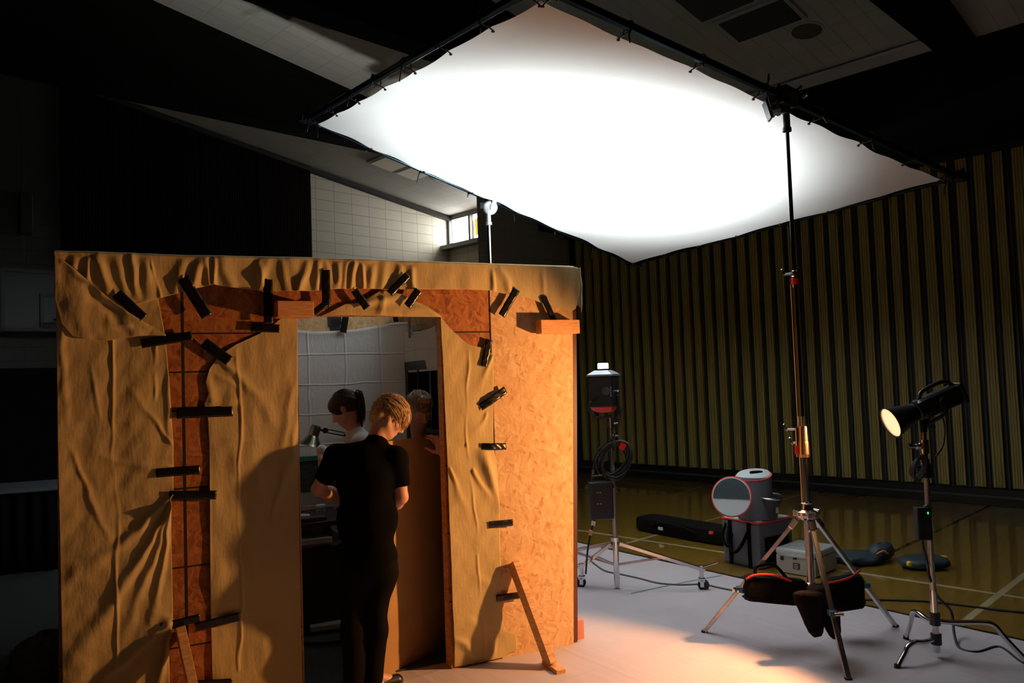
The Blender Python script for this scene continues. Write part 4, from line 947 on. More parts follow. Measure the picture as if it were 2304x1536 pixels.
for i, f in enumerate(legs3):
    d_ = unit((f - cc) * np.array([1, 1, 0])); e = f + ZZ * .17; a = hub3 + d_ * .03
    lg = MB().span(a, e, .030, .034, np.cross(d_, ZZ)).build('leg', CHROME, s3, bevel=.004)
    mb = MB(); mb.span(cc + ZZ * .2 + d_ * .02, a + (e - a) * .55, .016, .016); mb.build('leg_brace', STEEL, lg)
    mb = MB(); mb.cyl(f + ZZ * .10, f + ZZ * .20, .017); mb.span(e, e + d_ * .03 - ZZ * .01, .03, .03); mb.build('caster_stem', CHROME, lg, bevel=.003)
    mb = MB(); wx = np.cross(ZZ, d_); mb.lathe(f + ZZ * .045 - wx * .014 + d_ * .012, wx, [(0, 0), (.04, 0), (.045, .006), (.045, .022), (.04, .028), (0, .028)], 24); mb.build('wheel', RUBBER, lg)
    mb = MB(); mb.box(f + ZZ * .085, (.05, .05, .03), d_, wx, ZZ); mb.box(f + ZZ * .06 + wx * .022, (.03, .006, .06), d_, wx, ZZ); mb.box(f + ZZ * .06 - wx * .022, (.03, .006, .06), d_, wx, ZZ); mb.build('caster_fork', CHROME, lg, bevel=.004)
    mb = MB(); mb.span(e + ZZ * .01, e + ZZ * .045 + d_ * .13 + wx * .02, .022, .008); mb.build('brake_pedal', CHROME, lg)
mb = MB(); mb.lathe(cc, ZZ, [(.02, ztop3 - .10), (.028, ztop3 - .10), (.028, ztop3 - .02), (.018, ztop3)], 16); mb.cyl(cc + ZZ * (ztop3 - .06), cc + ZZ * (ztop3 - .06) + CR * .07, .007); mb.cyl(cc + ZZ * (ztop3 - .16), cc + ZZ * (ztop3 - .16) + CR * .06 - CF * .03, .007); mb.lathe(cc, ZZ, [(.016, ztop3 - .28), (.026, ztop3 - .28), (.026, ztop3 - .22), (.016, ztop3 - .22)], 16); mb.build('lock_collar', CHROME, s3)
# the lamp head
lh = thing('lamp_head', 'black cube lamp head with red base pointing up at the bounce fabric', 'film light', cc + ZZ * ztop3, None)
hx = unit(np.array([.90, -.43, 0])); hy = np.cross(ZZ, hx)
zb0 = float(cy(1360, 915)[2]); zt0 = float(cy(1360, 846)[2]); hcx = cy(1359, 880); hcx = np.array([hcx[0], hcx[1], 0])
MB().box(hcx + ZZ * (zb0 + zt0) / 2, (.205, .20, zt0 - zb0), hx, hy, ZZ).build('housing', BLACKPLA, lh, bevel=.012)
mb = MB(); mb.box(hcx + ZZ * (zt0 + .008), (.225, .22, .014), hx, hy, ZZ)
vsx = [];
for z, h_ in ((zt0 + .015, .105), (zt0 + .048, .058)):
    for a, b in ((-1, -1), (1, -1), (1, 1), (-1, 1)): vsx.append(hcx + hx * a * h_ + hy * b * h_ + ZZ * z)
mb.add(vsx, [(0, 1, 5, 4), (1, 2, 6, 5), (2, 3, 7, 6), (3, 0, 4, 7), (4, 5, 6, 7)]); mb.build('top_plate', mat('grey_plate', (0.20, 0.23, 0.26), 0.4, 0.5), lh)
mb = MB(); mb.lathe(hcx + ZZ * (zt0 + .048), ZZ, [(.056, 0), (.056, .012), (.044, .014)], 28); mb.build('lamp_ring', DARKMETAL, lh)
mb = MB(); mb.lathe(hcx + ZZ * (zt0 + .05), ZZ, [(.044, 0), (.044, .05), (.040, .057), (.0, .058)], 28); mb.build('glass_dome', mat('lit_dome', (0.9, 0.9, 0.9), 0.3, emit=((0.93, 0.96, 1.0), 3.0)), lh)
for s__ in (-1, 1):
    o = MB().lathe(hcx + ZZ * (zb0 + .11) + hx * s__ * .10, hx * s__, [(.0, .03), (.022, .03), (.026, .02), (.026, .0)], 20).build('tilt_knob', BLACKPLA, lh)
mb = MB(); fz = hcx - hy * .10 + ZZ * (zb0 + .13) + hx * .055; mb.lathe(fz, -hy, [(.032, 0), (.032, .012), (.022, .014), (.020, .008), (0, .008)], 24); mb.build('side_dial', mat('dial_grey', (0.05, 0.07, 0.08), .4), lh)
mb = MB()
for k in range(6): mb.box(hcx + hx * .092 - hy * .1015 + ZZ * (zb0 + .09 + k * .014), (.010 - .002 * (k % 2), .002, .005), hx, hy, ZZ)
mb.build('side_marking', mat('print_pale', (0.5, 0.52, 0.54), .6), lh)
mb = MB(); vsx = []
for z, hx_, hy_ in ((zb0 + .0, .09, .09), (zb0 - .03, .075, .06), (zb0 - .045, .03, .05)):
    for a, b in ((-1, -1), (1, -1), (1, 1), (-1, 1)): vsx.append(hcx + hx * a * hx_ + hy * b * hy_ + ZZ * z)
mb.add(vsx, [(0, 1, 5, 4), (1, 2, 6, 5), (2, 3, 7, 6), (3, 0, 4, 7), (4, 5, 9, 8), (5, 6, 10, 9), (6, 7, 11, 10), (7, 4, 8, 11), (8, 9, 10, 11)]); mb.build('red_base', REDPLA, lh)
mb = MB(); mb.tube(curve([hcx + hx * .10 + ZZ * (zb0 + .10), hcx + hx * .115 + ZZ * (zb0 - .02), hcx + hx * .08 + ZZ * (zb0 - .10), cc + ZZ * (ztop3 - .0)], 5), .012, 8)
mb.tube(curve([hcx - hx * .10 + ZZ * (zb0 + .10), hcx - hx * .09 + ZZ * (zb0 - .03), hcx - hx * .04 + ZZ * (zb0 - .09), cc + ZZ * (ztop3 + .0)], 5), .010, 8); mb.build('yoke', DARKMETAL, lh)
mb = MB(); mb.span(cy(1332, 902, -.1), cy(1345, 893, -.1), .018, .018); mb.build('cable_plug', CHROME, lh)
# the light itself
ld_ = bpy.data.lights.new('up_light', 'SPOT'); ld_.energy = UP_POWER; ld_.color = UP_COL; ld_.spot_size = math.radians(124); ld_.spot_blend = 0.95; ld_.shadow_soft_size = 0.04
lo = bpy.data.objects.new('up_light', ld_); COL.objects.link(lo); lo.location = (hcx + ZZ * (zt0 + .13)).tolist(); lo.rotation_euler = Vector((0, 0, 1)).to_track_quat('-Z', 'Y').to_euler()
aim = unit(cen + np.array([-.1, .1, 0]) - (hcx + ZZ * zt0)); lo.rotation_euler = Vector(aim).to_track_quat('-Z', 'Y').to_euler()
# cables of this head: loop, coil with red tie, ballast
mb = MB(); mb.tube(curve([cy(1332, 902, -.1), cy(1325, 912, -.1), cy(1327, 928, -.1), cy(1345, 938, -.08), cy(1378, 937, -.05), cy(1390, 932, -.03), cy(1398, 915, -.02), cy(1392, 950, -.04), cy(1385, 975, -.04), cy(1370, 995, -.05)], 6), .0075, 8)
tag(mb.build('head_cable', RUBBER, smooth=True), 'black cable looping from the red base of the lamp head to its stand', 'cable')
co = thing('cable_coil', 'coiled black cable with a red tie hung on the wheeled stand', 'cable coil', cy(1385, 1030, -.06))
mb = MB()
for k in range(7):
    c0_ = cy(1383 + (k % 3) * 4 - 4, 1032 + (k % 2) * 4, -.05 - .012 * (k % 3)); ra = .105 + .012 * (k % 4); rb = .125 + .010 * ((k * 3) % 4)
    mb.tube([c0_ + CR * ra * math.cos(a) + ZZ * rb * math.sin(a + .1 * k) + CF * .02 * math.sin(2 * a + k) for a in np.linspace(0, 6.283, 29)], .0075, 7, False)
mb.build('coil_loops', RUBBER, co, smooth=True)
mb = MB(); mb.tube(curve([cy(1362, 996, -.06), cy(1346, 1012, -.07), cy(1337, 1035, -.07), cy(1335, 1062, -.07)], 5), .006, 8); mb.build('cable_tail', RUBBER, co, smooth=True)
MB().span(cy(1397, 1010, -.08), cy(1404, 998, -.08), .03, .045).build('red_tie', REDPLA, co, bevel=.004)
mb = MB(); mb.span(cy(1334, 1056, -.07), cy(1334, 1066, -.07), .024, .024); mb.span(cy(1333, 1066, -.07), cy(1331, 1080, -.07), .02, .02); mb.build('tail_plug', CHROME, co, bevel=.003)
ba = thing('ballast_box', 'black ballast box hanging on the wheeled stand behind the right edge of the set', 'ballast', cy(1350, 1170, -.10))
bc = (cy(1325, 1082, -.08) + cy(1378, 1168, -.08)) / 2
MB().box(bc, (.19, .10, .30), unit(np.array([1, .15, 0])), unit(np.array([-.15, 1, 0])), ZZ).build('housing', BLACKPLA, ba, bevel=.012)
mb = MB()
for k in range(3): mb.box(bc + np.array([-.05 + k * .022, -.054, .07]), (.012, .004, .006)); mb.box(bc + np.array([-.05 + k * .022, -.054, -.02]), (.012, .004, .006))
mb.build('front_lights', mat('print_pale', (0.5, 0.52, 0.54), .6), ba)
MB().tube(curve([bc + np.array([-.06, 0, .15]), bc + np.array([-.05, 0, .19]), bc + np.array([.05, 0, .19]), bc + np.array([.06, 0, .15])], 4), .009, 8).build('handle', BLACKPLA, ba, smooth=True)
MB().span(bc + np.array([.06, 0, .10]), cc + ZZ * (bc[2] + .1), .03, .03).build('hanger', DARKMETAL, ba)
mb = MB(); mb.tube(curve([cy(1347, 1150, -.12), cy(1338, 1170, -.13), cy(1330, 1195, -.14), cy(1322, 1240, -.1), cy(1318, 1290, .0)], 5), .008, 8)
o = mb.build('power_cable', RUBBER, smooth=True); tag(o, 'black power cable with pink and white plugs running down beside the set edge', 'cable')
mb = MB(); mb.span(cy(1336, 1172, -.13), cy(1334, 1182, -.13), .03, .03); mb.build('white_plug', mat('plug_white', (0.6, 0.58, 0.55), .5), o, bevel=.003)
mb = MB(); mb.span(cy(1330, 1192, -.14), cy(1328, 1204, -.14), .026, .026); mb.build('pink_plug', mat('plug_pink', (0.65, 0.22, 0.18), .5), o, bevel=.003)

# ------------------------------------------------------------------ right stand with the warm lamp
ft = [at_z(2018, 1506), at_z(2038, 1440), at_z(2318, 1498)]
c4 = at_z(2109, 1482); ft[1] = c4 + (ft[1] - c4) * 1.0
s4 = thing('light_stand', 'low-legged chrome stand holding the warm lamp at the right', 'light stand', c4)
def ry(px, py, dy=0.0): return P(px, py, c4[1] + dy)
leg_z = [float(ry(2100, 1437)[2]), float(ry(2100, 1402)[2]) - .0, float(ry(2110, 1397)[2])]
knees = [(2058, 1448), (2052, 1387), (2240, 1401)]
for i, f in enumerate(ft):
    d_ = unit((f - c4) * np.array([1, 1, 0])); L_leg = np.linalg.norm((f - c4)[:2])
    kn = c4 + d_ * L_leg * (.66 if i < 2 else .62) + ZZ * (leg_z[i] + .01)
    MB().tube(curve([c4 + ZZ * leg_z[i] + d_ * .02, c4 + ZZ * leg_z[i] + d_ * .1, kn - d_ * .04, kn + d_ * .015 - ZZ * .015, kn + (f - kn) * .35, f + ZZ * .008], 5), .0145, 12).build('leg', CHROME, s4, smooth=True)
    MB().cyl(f + ZZ * .0, f + ZZ * .03 - d_ * .008, .017).build('foot_tip', RUBBER, s4)
z4t = float(ry(2086, 960)[2])
mb = MB(); mb.cyl(c4 + ZZ * .04, c4 + ZZ * .40, .020, n=20); mb.build('base_column', CHROME, s4)
mb = MB(); mb.lathe(c4, ZZ, [(.02, leg_z[0] - .03), (.030, leg_z[0] - .03), (.030, leg_z[0] + .03), (.021, leg_z[0] + .03)], 20); mb.build('leg_collar', DARKMETAL, s4); mb = MB(); mb.lathe(c4, ZZ, [(.02, leg_z[2] - .02), (.030, leg_z[2] - .02), (.030, leg_z[2] + .05), (.021, leg_z[2] + .05)], 20); mb.cyl(c4 + ZZ * leg_z[2], c4 + ZZ * leg_z[2] + CR * .06, .010); mb.build('leg_collar', DARKMETAL, s4)
zc4 = float(ry(2090, 1070)[2])
mb = MB(); mb.cyl(c4 + ZZ * .38, c4 + ZZ * zc4, .0165, n=18); mb.build('lower_tube', STEEL, s4)
mb = MB(); mb.lathe(c4, ZZ, [(.016, zc4 - .01), (.028, zc4 - .01), (.028, zc4 + .07), (.022, zc4 + .075), (.022, zc4 + .10), (.013, zc4 + .10)], 20)
mb.cyl(c4 + ZZ * (zc4 + .05), c4 + ZZ * (zc4 + .05) - CR * .06, .008); mb.build('lock_collar', DARKMETAL, s4)
mb = MB(); mb.cyl(c4 + ZZ * zc4, c4 + ZZ * z4t, .0125, n=16); mb.build('upper_tube', CHROME, s4)
mb = MB(); zk = float(ry(2086, 1000)[2]); mb.lathe(c4, ZZ, [(.013, zk - .05), (.024, zk - .05), (.024, zk + .03), (.013, zk + .03)], 18); mb.lathe(c4 + ZZ * (zk - .01) - CR * .03, -CR, [(.0, 0), (.02, 0), (.02, .02), (.012, .022), (.012, .05), (.02, .052), (.02, .07), (0, .07)], 14); mb.cyl(c4 + ZZ * (zk - .04) - CR * .02, c4 + ZZ * (zk - .04) - CR * .08 + ZZ * .04, .006); mb.build('grip_knuckle', CHROME, s4)
# lamp
la = thing('warm_lamp', 'black studio lamp with a glowing warm reflector dish at the right', 'film light', ry(2085, 950))
mouth = ry(2003, 951, .0); tail = ry(2118, 900, .02); lax = unit(mouth - tail)
lup = unit(ZZ - lax * lax[2]); lsd = np.cross(lup, lax)
Lm = np.linalg.norm(mouth - tail); rim_c = mouth
mb = MB(); mb.lathe(rim_c - lax * .17, lax, [(.050, 0), (.055, .03), (.070, .08), (.092, .165), (.095, .17), (.089, .168)], 40); mb.build('reflector', BLACKPLA, la, smooth=False, solid=.003)
mb = MB(); mb.lathe(rim_c - lax * .165, lax, [(.0, .0), (.04, .01), (.066, .07), (.088, .160)], 40); mb.build('reflector_inside', mat('reflector_silver', (0.85, 0.8, 0.72), 0.3, .9), la, smooth=True)
mb = MB(); mb.lathe(rim_c - lax * .012, lax, [(.0, .008), (.05, .004), (.088, 0)], 40); mb.build('glowing_face', mat('warm_glow', (0.9, 0.7, 0.5), 0.5, emit=((1.0, 0.56, 0.30), 1.35)), la, smooth=True)
bcen = rim_c - lax * (.17 + .15)
MB().box(bcen, (.29, .115, .12), lax, lsd, lup).build('housing', BLACKPLA, la, bevel=.028)
mb = MB(); mb.lathe(rim_c - lax * .20, lax, [(.045, -.01), (.062, -.005), (.062, .025), (.052, .03)], 30); mb.build('mount_ring', DARKMETAL, la)
mb = MB(); mb.tube(curve([bcen + lup * .055 + lax * .10, bcen + lup * .095 + lax * .06, bcen + lup * .098 - lax * .08, bcen + lup * .055 - lax * .13], 5), .012, 8); mb.build('top_handle', BLACKPLA, la, smooth=True)
mb = MB(); mb.box(bcen - lax * .145, (.03, .125, .13), lax, lsd, lup); mb.build('rear_panel', DARKMETAL, la, bevel=.02)
mb = MB()
mb.tube(curve([bcen + lsd * .07, bcen + lsd * .072 - ZZ * .06, bcen * np.array([1, 1, 0]) * .4 + c4 * np.array([1, 1, 0]) * .6 + ZZ * (z4t + .03) + lsd * .03, c4 + ZZ * (z4t + .0)], 5), .012, 8)
mb.tube(curve([bcen - lsd * .07, bcen - lsd * .072 - ZZ * .06, bcen * np.array([1, 1, 0]) * .4 + c4 * np.array([1, 1, 0]) * .6 + ZZ * (z4t + .03) - lsd * .03, c4 + ZZ * (z4t + .0)], 5), .012, 8)
mb.lathe(bcen + lsd * .06, lsd, [(.03, 0), (.03, .02), (0, .022)], 20); mb.cyl(c4 + ZZ * (z4t - .03), c4 + ZZ * (z4t + .05), .020); mb.cyl(c4 + ZZ * (z4t), c4 + ZZ * z4t + CR * .07, .008); mb.build('yoke', DARKMETAL, la)
wl = bpy.data.lights.new('warm_light', 'SPOT'); wl.energy = WARM_POWER; wl.color = WARM_COL; wl.spot_size = math.radians(107); wl.spot_blend = 0.35; wl.shadow_soft_size = 0.05
wo = bpy.data.objects.new('warm_light', wl); COL.objects.link(wo); wo.location = (rim_c + lax * .03).tolist()
WAIM = np.array([-1.0, -.35, -.27]); wo.rotation_euler = Vector(WAIM).to_track_quat('-Z', 'Y').to_euler()
# ballast, coiled lead, cables
b4 = thing('ballast_box', 'slim black power supply with a green light hanging on the right stand', 'ballast', ry(2078, 1215, -.03))
bb_ = (ry(2060, 1140, -.03) + ry(2092, 1214, -.03)) / 2
MB().box(bb_, (.085, .055, .19), CR, (0, 1, 0), ZZ).build('housing', BLACKPLA, b4, bevel=.008)
MB().box(bb_ + CR * .02 + ZZ * .065 - np.array([0, .029, 0]), (.005, .004, .012)).build('status_light', mat('green_led', (0, .6, .1), .4, emit=((0.05, 1, 0.2), 2.0)), b4)
MB().span(bb_ + ZZ * .08, np.array([c4[0], c4[1], bb_[2] + .1]), .02, .02).build('hanger', DARKMETAL, b4)
mb = MB(); mb.tube(curve([ry(2076, 1214, -.03), ry(2078, 1232, -.02), ry(2086, 1262, .0), ry(2092, 1300, -.03), at_z(2110, 1342, .3), at_z(2140, 1375, .16), at_z(2147, 1425, .05), at_z(2160, 1458, .012), at_z(2200, 1466, .012), at_z(2250, 1455, .012), at_z(2304, 1492, .012), at_z(2360, 1500, .012)], 6), .008, 8)
tag(mb.build('power_cable', RUBBER, smooth=True), 'black cable dropping from the right stand supply and curling over the floor sheet', 'cable')
mb = MB(); mb.tube(curve([ry(2118, 930, .1), ry(2125, 960, .08), ry(2122, 1000, .04), ry(2105, 1028, .01)], 5), .006, 8)
for k in range(4): 
    c_ = ry(2062 + k * 3, 1052, -.03 - .01 * k); mb.tube([c_ + CR * .035 * math.cos(a) + ZZ * (.055 + .006 * k) * math.sin(a) + CR * .02 * math.sin(a) for a in np.linspace(0, 6.283, 21)], .005, 6, False)
tag(mb.build('head_cable', RUBBER, smooth=True), 'thin black lead with a small coil on the right stand below the lamp', 'cable')
for nm, pts, r_, m_, lab in (
    ('floor_cable', [(1330, 1262), (1360, 1283), (1400, 1292), (1440, 1301), (1480, 1311), (1530, 1315), (1580, 1314), (1620, 1322), (1680, 1334)], .0075, mat('cable_grey', (0.10, 0.09, 0.09), .6), 'grey cable snaking over the floor sheet between the wheeled stand and the tall stand'),
    ('floor_cable', [(1880, 1352), (1950, 1349), (2060, 1351), (2120, 1356), (2190, 1364), (2260, 1373), (2340, 1380)], .0075, RUBBER, 'black cable lying across the yellow gym floor at the right')):
    tag(MB().tube(curve([at_z(x, y, .016 if m_ is not RUBBER else .008) for x, y in pts], 6), r_, 8).build(nm, m_, smooth=True), lab, 'cable')

# ------------------------------------------------------------------ cases and bags on the gym floor
def floorbox(pL, pC, pR, ztop_px, name=None):
    L0, C0, R0 = at_z(*pL), at_z(*pC), at_z(*pR)
    z = float(P(ztop_px[0], ztop_px[1], C0[1])[2]); return L0, C0, R0, z
C0 = at_z(1712, 1283); ax1 = unit(at_z(1628, 1264) - C0); ax2 = np.array([-ax1[1], ax1[0], 0]); ax2 = ax2 if ax2[0] > 0 else -ax2
w1 = np.linalg.norm(at_z(1628, 1264) - C0); w2 = .46; hz = float(P(1706, 1178, C0[1])[2])
cb = thing('equipment_case', 'dark grey square fabric case with red piping and black handles on the gym floor', 'equipment case', C0 + ax1 * w1 / 2 + ax2 * w2 / 2)
bcn = C0 + ax1 * w1 / 2 + ax2 * w2 / 2
MB().box(bcn + ZZ * (hz / 2), (w1, w2, hz - .004), ax1, ax2, ZZ).build('case_body', GREYFAB, cb, bevel=.02)
mb = MB(); mb.box(bcn + ZZ * (hz + .004), (w1 - .03, w2 - .03, .02), ax1, ax2, ZZ); mb.build('case_lid', LIGHTFAB, cb, bevel=.008)
rim_ = [bcn + ax1 * a * w1 / 2 * .985 + ax2 * b * w2 / 2 * .985 + ZZ * hz for a, b in ((-1, -1), (1, -1), (1, 1), (-1, 1), (-1, -1))]
mb = MB()
for a, b in zip(rim_[:-1], rim_[1:]): mb.span(a, b, .016, .016)
mb.build('red_piping', REDCLOTH, cb, bevel=.005)
fc = C0 + ax1 * w1 / 2 - ax2 * .004
mb = MB()
for s_ in (-.11, .10): mb.box(fc + ax1 * -s_ + ZZ * hz * .5, (.035, .012, hz * .98), ax1, ax2, ZZ)
mb.tube(curve([fc + ax1 * .11 + ZZ * (hz * .85) - ax2 * .01, fc + ax1 * .10 + ZZ * hz * .5 - ax2 * .04, fc + ax1 * .03 + ZZ * hz * .32 - ax2 * .06, fc - ax1 * .04 + ZZ * hz * .45 - ax2 * .05, fc - ax1 * .10 + ZZ * hz * .8 - ax2 * .01], 6), .015, 8)
mb.tube(curve([fc + ax1 * .15 + ZZ * (hz * .9) - ax2 * .01, fc + ax1 * .17 + ZZ * hz * .6 - ax2 * .03, fc + ax1 * .12 + ZZ * hz * .4 - ax2 * .03, fc + ax1 * .07 + ZZ * hz * .7 - ax2 * .02], 6), .012, 8)
mb.build('handles', NYLON, cb)
rc_ = C0 + ax2 * w2 / 2 - ax1 * .004
mb = MB(); mb.box(rc_ + ZZ * hz * .4, (.01, w2 * .7, hz * .55), ax1, ax2, ZZ); mb.build('side_pocket', NYLON, cb, bevel=.004)
# round bag on top
q = P(1700, 1165, C0[1] + .20); rb_ = .155; rc0 = np.array([q[0], q[1], hz + .016]); rh = .37
rb = thing('round_bag', 'grey drum-shaped bag with pale red-piped lids standing on the square case', 'bag', rc0)
mb = MB(); mb.lathe(rc0, ZZ, [(0, 0), (rb_ * .96, 0), (rb_, .02), (rb_, rh - .02), (rb_ * .98, rh), (0, rh)], 40); mb.build('bag_body', GREYFAB, rb)
mb = MB(); tl_ = unit(np.array([-.12, -.16, 1])); mb.lathe(rc0 + ZZ * (rh + .004), tl_, [(rb_ * 1.0, -.01), (rb_ * 1.01, .0), (rb_ * .9, .022), (.0, .03)], 40); mb.build('top_lid', LIGHTFAB, rb, smooth=True)
mb = MB(); mb.tube([rc0 + ZZ * (rh + .004) + (np.array([math.cos(a), math.sin(a), 0]) - tl_ * (np.array([math.cos(a), math.sin(a), 0]) @ tl_)) * rb_ * 1.01 for a in np.linspace(0, 6.283, 41)], .006, 6, False); mb.build('red_piping', REDCLOTH, rb, smooth=True)
mb = MB(); mb.pillow(rc0 + ZZ * (rh + .036) + np.array([.02, -.02, 0]), .06, .02, .014, e=.7); mb.build('lid_handle', NYLON, rb, smooth=True)
dc = P(1646, 1117, C0[1] + .02); dn = unit(np.array([-.10, -1, .28]) + CR * -.45)
mb = MB(); dx0 = unit(np.cross(ZZ, dn)); dz0 = np.cross(dn, dx0)
mb.lathe(dc, dn, [(0, -.02), (.165, -.02), (.172, 0), (.165, .008), (0, .010)], 44, dx0); o = mb.build('open_lid', LIGHTFAB, rb)
mb = MB(); mb.tube([dc + (dx0 * math.cos(a) + dz0 * math.sin(a)) * .17 for a in np.linspace(0, 6.283, 45)], .007, 6, False); mb.build('red_piping', REDCLOTH, rb, smooth=True)
pk = [dc + dn * .014 + (dx0 * math.cos(a) + dz0 * math.sin(a)) * .158 for a in np.linspace(-.12, math.pi + .12, 24)]
mb = MB(); mb.add(pk + [p_ - dn * .012 for p_ in pk], [tuple(range(24)), tuple(range(47, 23, -1))] + [(i, i + 1, i + 25, i + 24) for i in range(23)] + [(23, 0, 24, 47)]); mb.build('mesh_pocket', NYLONBLUE, rb)
mb = MB(); mb.span(dc + dx0 * .12 + dz0 * .08, rc0 + ZZ * rh * .9 - np.array([rb_ * .8, 0, 0]), .05, .01); mb.build('lid_hinge', GREYFAB, rb)
# reflector dish
rq = P(1733, 1166, C0[1] + .12); rdz = hz + .016; rd0 = np.array([rq[0], rq[1], rdz]); rax = unit(np.array([.03, -.12, 1]))
rf = thing('reflector_dish', 'black lamp reflector with silver honeycomb rim standing on the square case', 'reflector', rd0)
sc2 = (float(P(1733, 1116, rd0[1])[2]) - rdz) / .2
mb = MB(); mb.lathe(rd0, rax, [(0, .004), (.055, .004), (.062, .03), (.08 * 1, .12 * sc2), (.110, .2 * sc2), (.112, .2 * sc2)], 40); mb.build('cone', BLACKPLA, rf, smooth=False)
mb = MB(); mb.lathe(rd0, rax, [(.104, .19 * sc2), (.112, .2 * sc2), (.116, .205 * sc2), (.112, .215 * sc2), (.104, .2 * sc2)], 40); mb.build('rim', CHROME, rf, smooth=True)
mb = MB(); o_ = rd0 + rax * .197 * sc2
for k in range(-7, 8):
    h_ = math.sqrt(max(.104 ** 2 - (k * .0145) ** 2, 0)); gx = unit(np.cross(rax, (0, 1, 0))); gy = np.cross(rax, gx)
    mb.span(o_ + gx * k * .0145 - gy * h_, o_ + gx * k * .0145 + gy * h_, .002, .012, rax); mb.span(o_ + gy * k * .0145 - gx * h_, o_ + gy * k * .0145 + gx * h_, .002, .012, rax)
mb.build('honeycomb_grid', STEEL, rf)
MB().box(rd0 + np.array([.035, -.088, .09]), (.022, .006, .05)).build('printed_mark', mat('print_pale', (0.5, 0.52, 0.54), .6), rf)
# silver case
L0, C1, R0 = at_z(1747, 1286), at_z(1836, 1301), at_z(1897, 1290)
a1 = unit(L0 - C1); a2 = np.array([-a1[1], a1[0], 0]); a2 = a2 if a2[0] > 0 else -a2; wA = np.linalg.norm(L0 - C1); wB = .40; hC = float(P(1836, 1243, C1[1])[2])
cs = C1 + a1 * wA / 2 + a2 * wB / 2
sv = thing('silver_case', 'silver aluminium hard case with a black badge on the gym floor', 'equipment case', cs)
SILV = mat('case_silver', (0.50, 0.49, 0.46), 0.38, .55, bump=(25, .1, .002)); SILVT = mat('case_silver_lid', (0.55, 0.57, 0.58), 0.4, .4)
MB().box(cs + ZZ * (hC * .36 + .004), (wA, wB, hC * .72), a1, a2, ZZ).build('case_body', SILV, sv, bevel=.012)
MB().box(cs + ZZ * (hC * .87), (wA + .006, wB + .006, hC * .26), a1, a2, ZZ).build('case_lid', SILVT, sv, bevel=.018)
ff = C1 + a1 * wA / 2 - a2 * .002
MB().box(ff + ZZ * hC * .76 - a2 * .006, (wA * .86, .010, .018), a1, a2, ZZ).build('lid_handle', ALU, sv, bevel=.004)
mb = MB()
for s_ in (-.33, .33): mb.box(ff + a1 * wA * s_ + ZZ * hC * .60 - a2 * .004, (.022, .012, .03), a1, a2, ZZ)
mb.box(ff + ZZ * hC * .66 - a2 * .004, (.028, .012, .016), a1, a2, ZZ); mb.build('latch', DARKMETAL, sv, bevel=.002)
MB().box(ff - a1 * .01 + ZZ * hC * .36 - a2 * .002, (.058, .006, .052), a1, a2, ZZ).build('badge', BLACKPLA, sv, bevel=.004)
mb = MB()
for k in range(3):
    mb.box(ff - a1 * .01 + ZZ * (hC * .36 + .014 - k * .014) - a2 * .006, (.036 if k != 1 else .044, .002, .006), a1, a2, ZZ)
mb.build('badge_print', mat('print_pale', (0.5, 0.52, 0.54), .6), sv)
# long black bag
la0, lb0 = at_z(1425, 1193), at_z(1600, 1226); bd = unit(lb0 - la0); bn = np.array([-bd[1], bd[0], 0]); bl_ = np.linalg.norm(lb0 - la0) + .18; hb = float(P(1440, 1158, la0[1])[2])
lbx = thing('long_bag', 'long black stand bag lying on the gym floor near the striped partition', 'bag', la0 + bd * bl_ / 2 + bn * .14)
MB().pillow(la0 + bd * bl_ / 2 + bn * .14 + ZZ * hb * .5, bl_ / 2, .14, hb * .5, bd, bn, ZZ, e=.28, wob=.02, seed=9, n=48).build('bag_body', NYLON, lbx, smooth=True)
MB().box(at_z(1487, 1208) + ZZ * .09 - bn * .0, (.06, .012, .03), bd, bn, ZZ).build('white_mark', mat('print_pale', (0.5, 0.52, 0.54), .6), lbx)
MB().box(P(1600, 1198, at_z(1600, 1228)[1] - .004), (.05, .012, .03), bd, bn, unit(ZZ + bd * .4)).build('red_tab', REDCLOTH, lbx)
MB().tube(curve([la0 + bd * .3 + ZZ * hb * .6 - bn * .01, la0 + bd * .45 + ZZ * hb * .85 - bn * .03, la0 + bd * .75 + ZZ * hb * .8 - bn * .03, la0 + bd * .9 + ZZ * hb * .5 - bn * .01], 6), .012, 8).build('carry_strap', NYLON, lbx, smooth=True)
# soft bags right
g0 = at_z(1965, 1272) + np.array([.02, .12, 0])
sb = thing('soft_pouch', 'crumpled dark teal nylon pouch lying on the gym floor left of the coiled bag', 'pouch', g0)
MB().pillow(g0 + ZZ * .045 + np.array([-.08, .02, 0]), .24, .17, .045, e=.8, wob=.20, seed=12, n=40).build('pouch_body', NYLONBLUE, sb, smooth=True)
MB().pillow(g0 + ZZ * .09 + np.array([.12, .02, 0]), .13, .10, .075, e=.9, wob=.14, seed=15, n=40, ax=(1, .3, .1)).build('folded_flap', NYLONBLUE, sb, smooth=True)
MB().tube(curve([g0 + np.array([.02, -.10, .09]), g0 + np.array([.07, -.12, .12]), g0 + np.array([.12, -.11, .10])], 5), .009, 6).build('orange_cord', mat('orange_cord', (.55, .13, .03), .6), sb, smooth=True)
g1 = at_z(2097, 1284) + np.array([0, .13, 0])
rb2 = thing('coiled_bag', 'flat round black bag with yellow tassels on the gym floor behind the right stand', 'bag', g1)
MB().pillow(g1 + ZZ * .05, .20, .16, .05, e=.75, wob=.05, seed=18, n=40).build('bag_body', NYLONBLUE, rb2, smooth=True)
YEL = mat('yellow_tassel', (.75, .50, .02), .7, bump=(80, .6, .004))
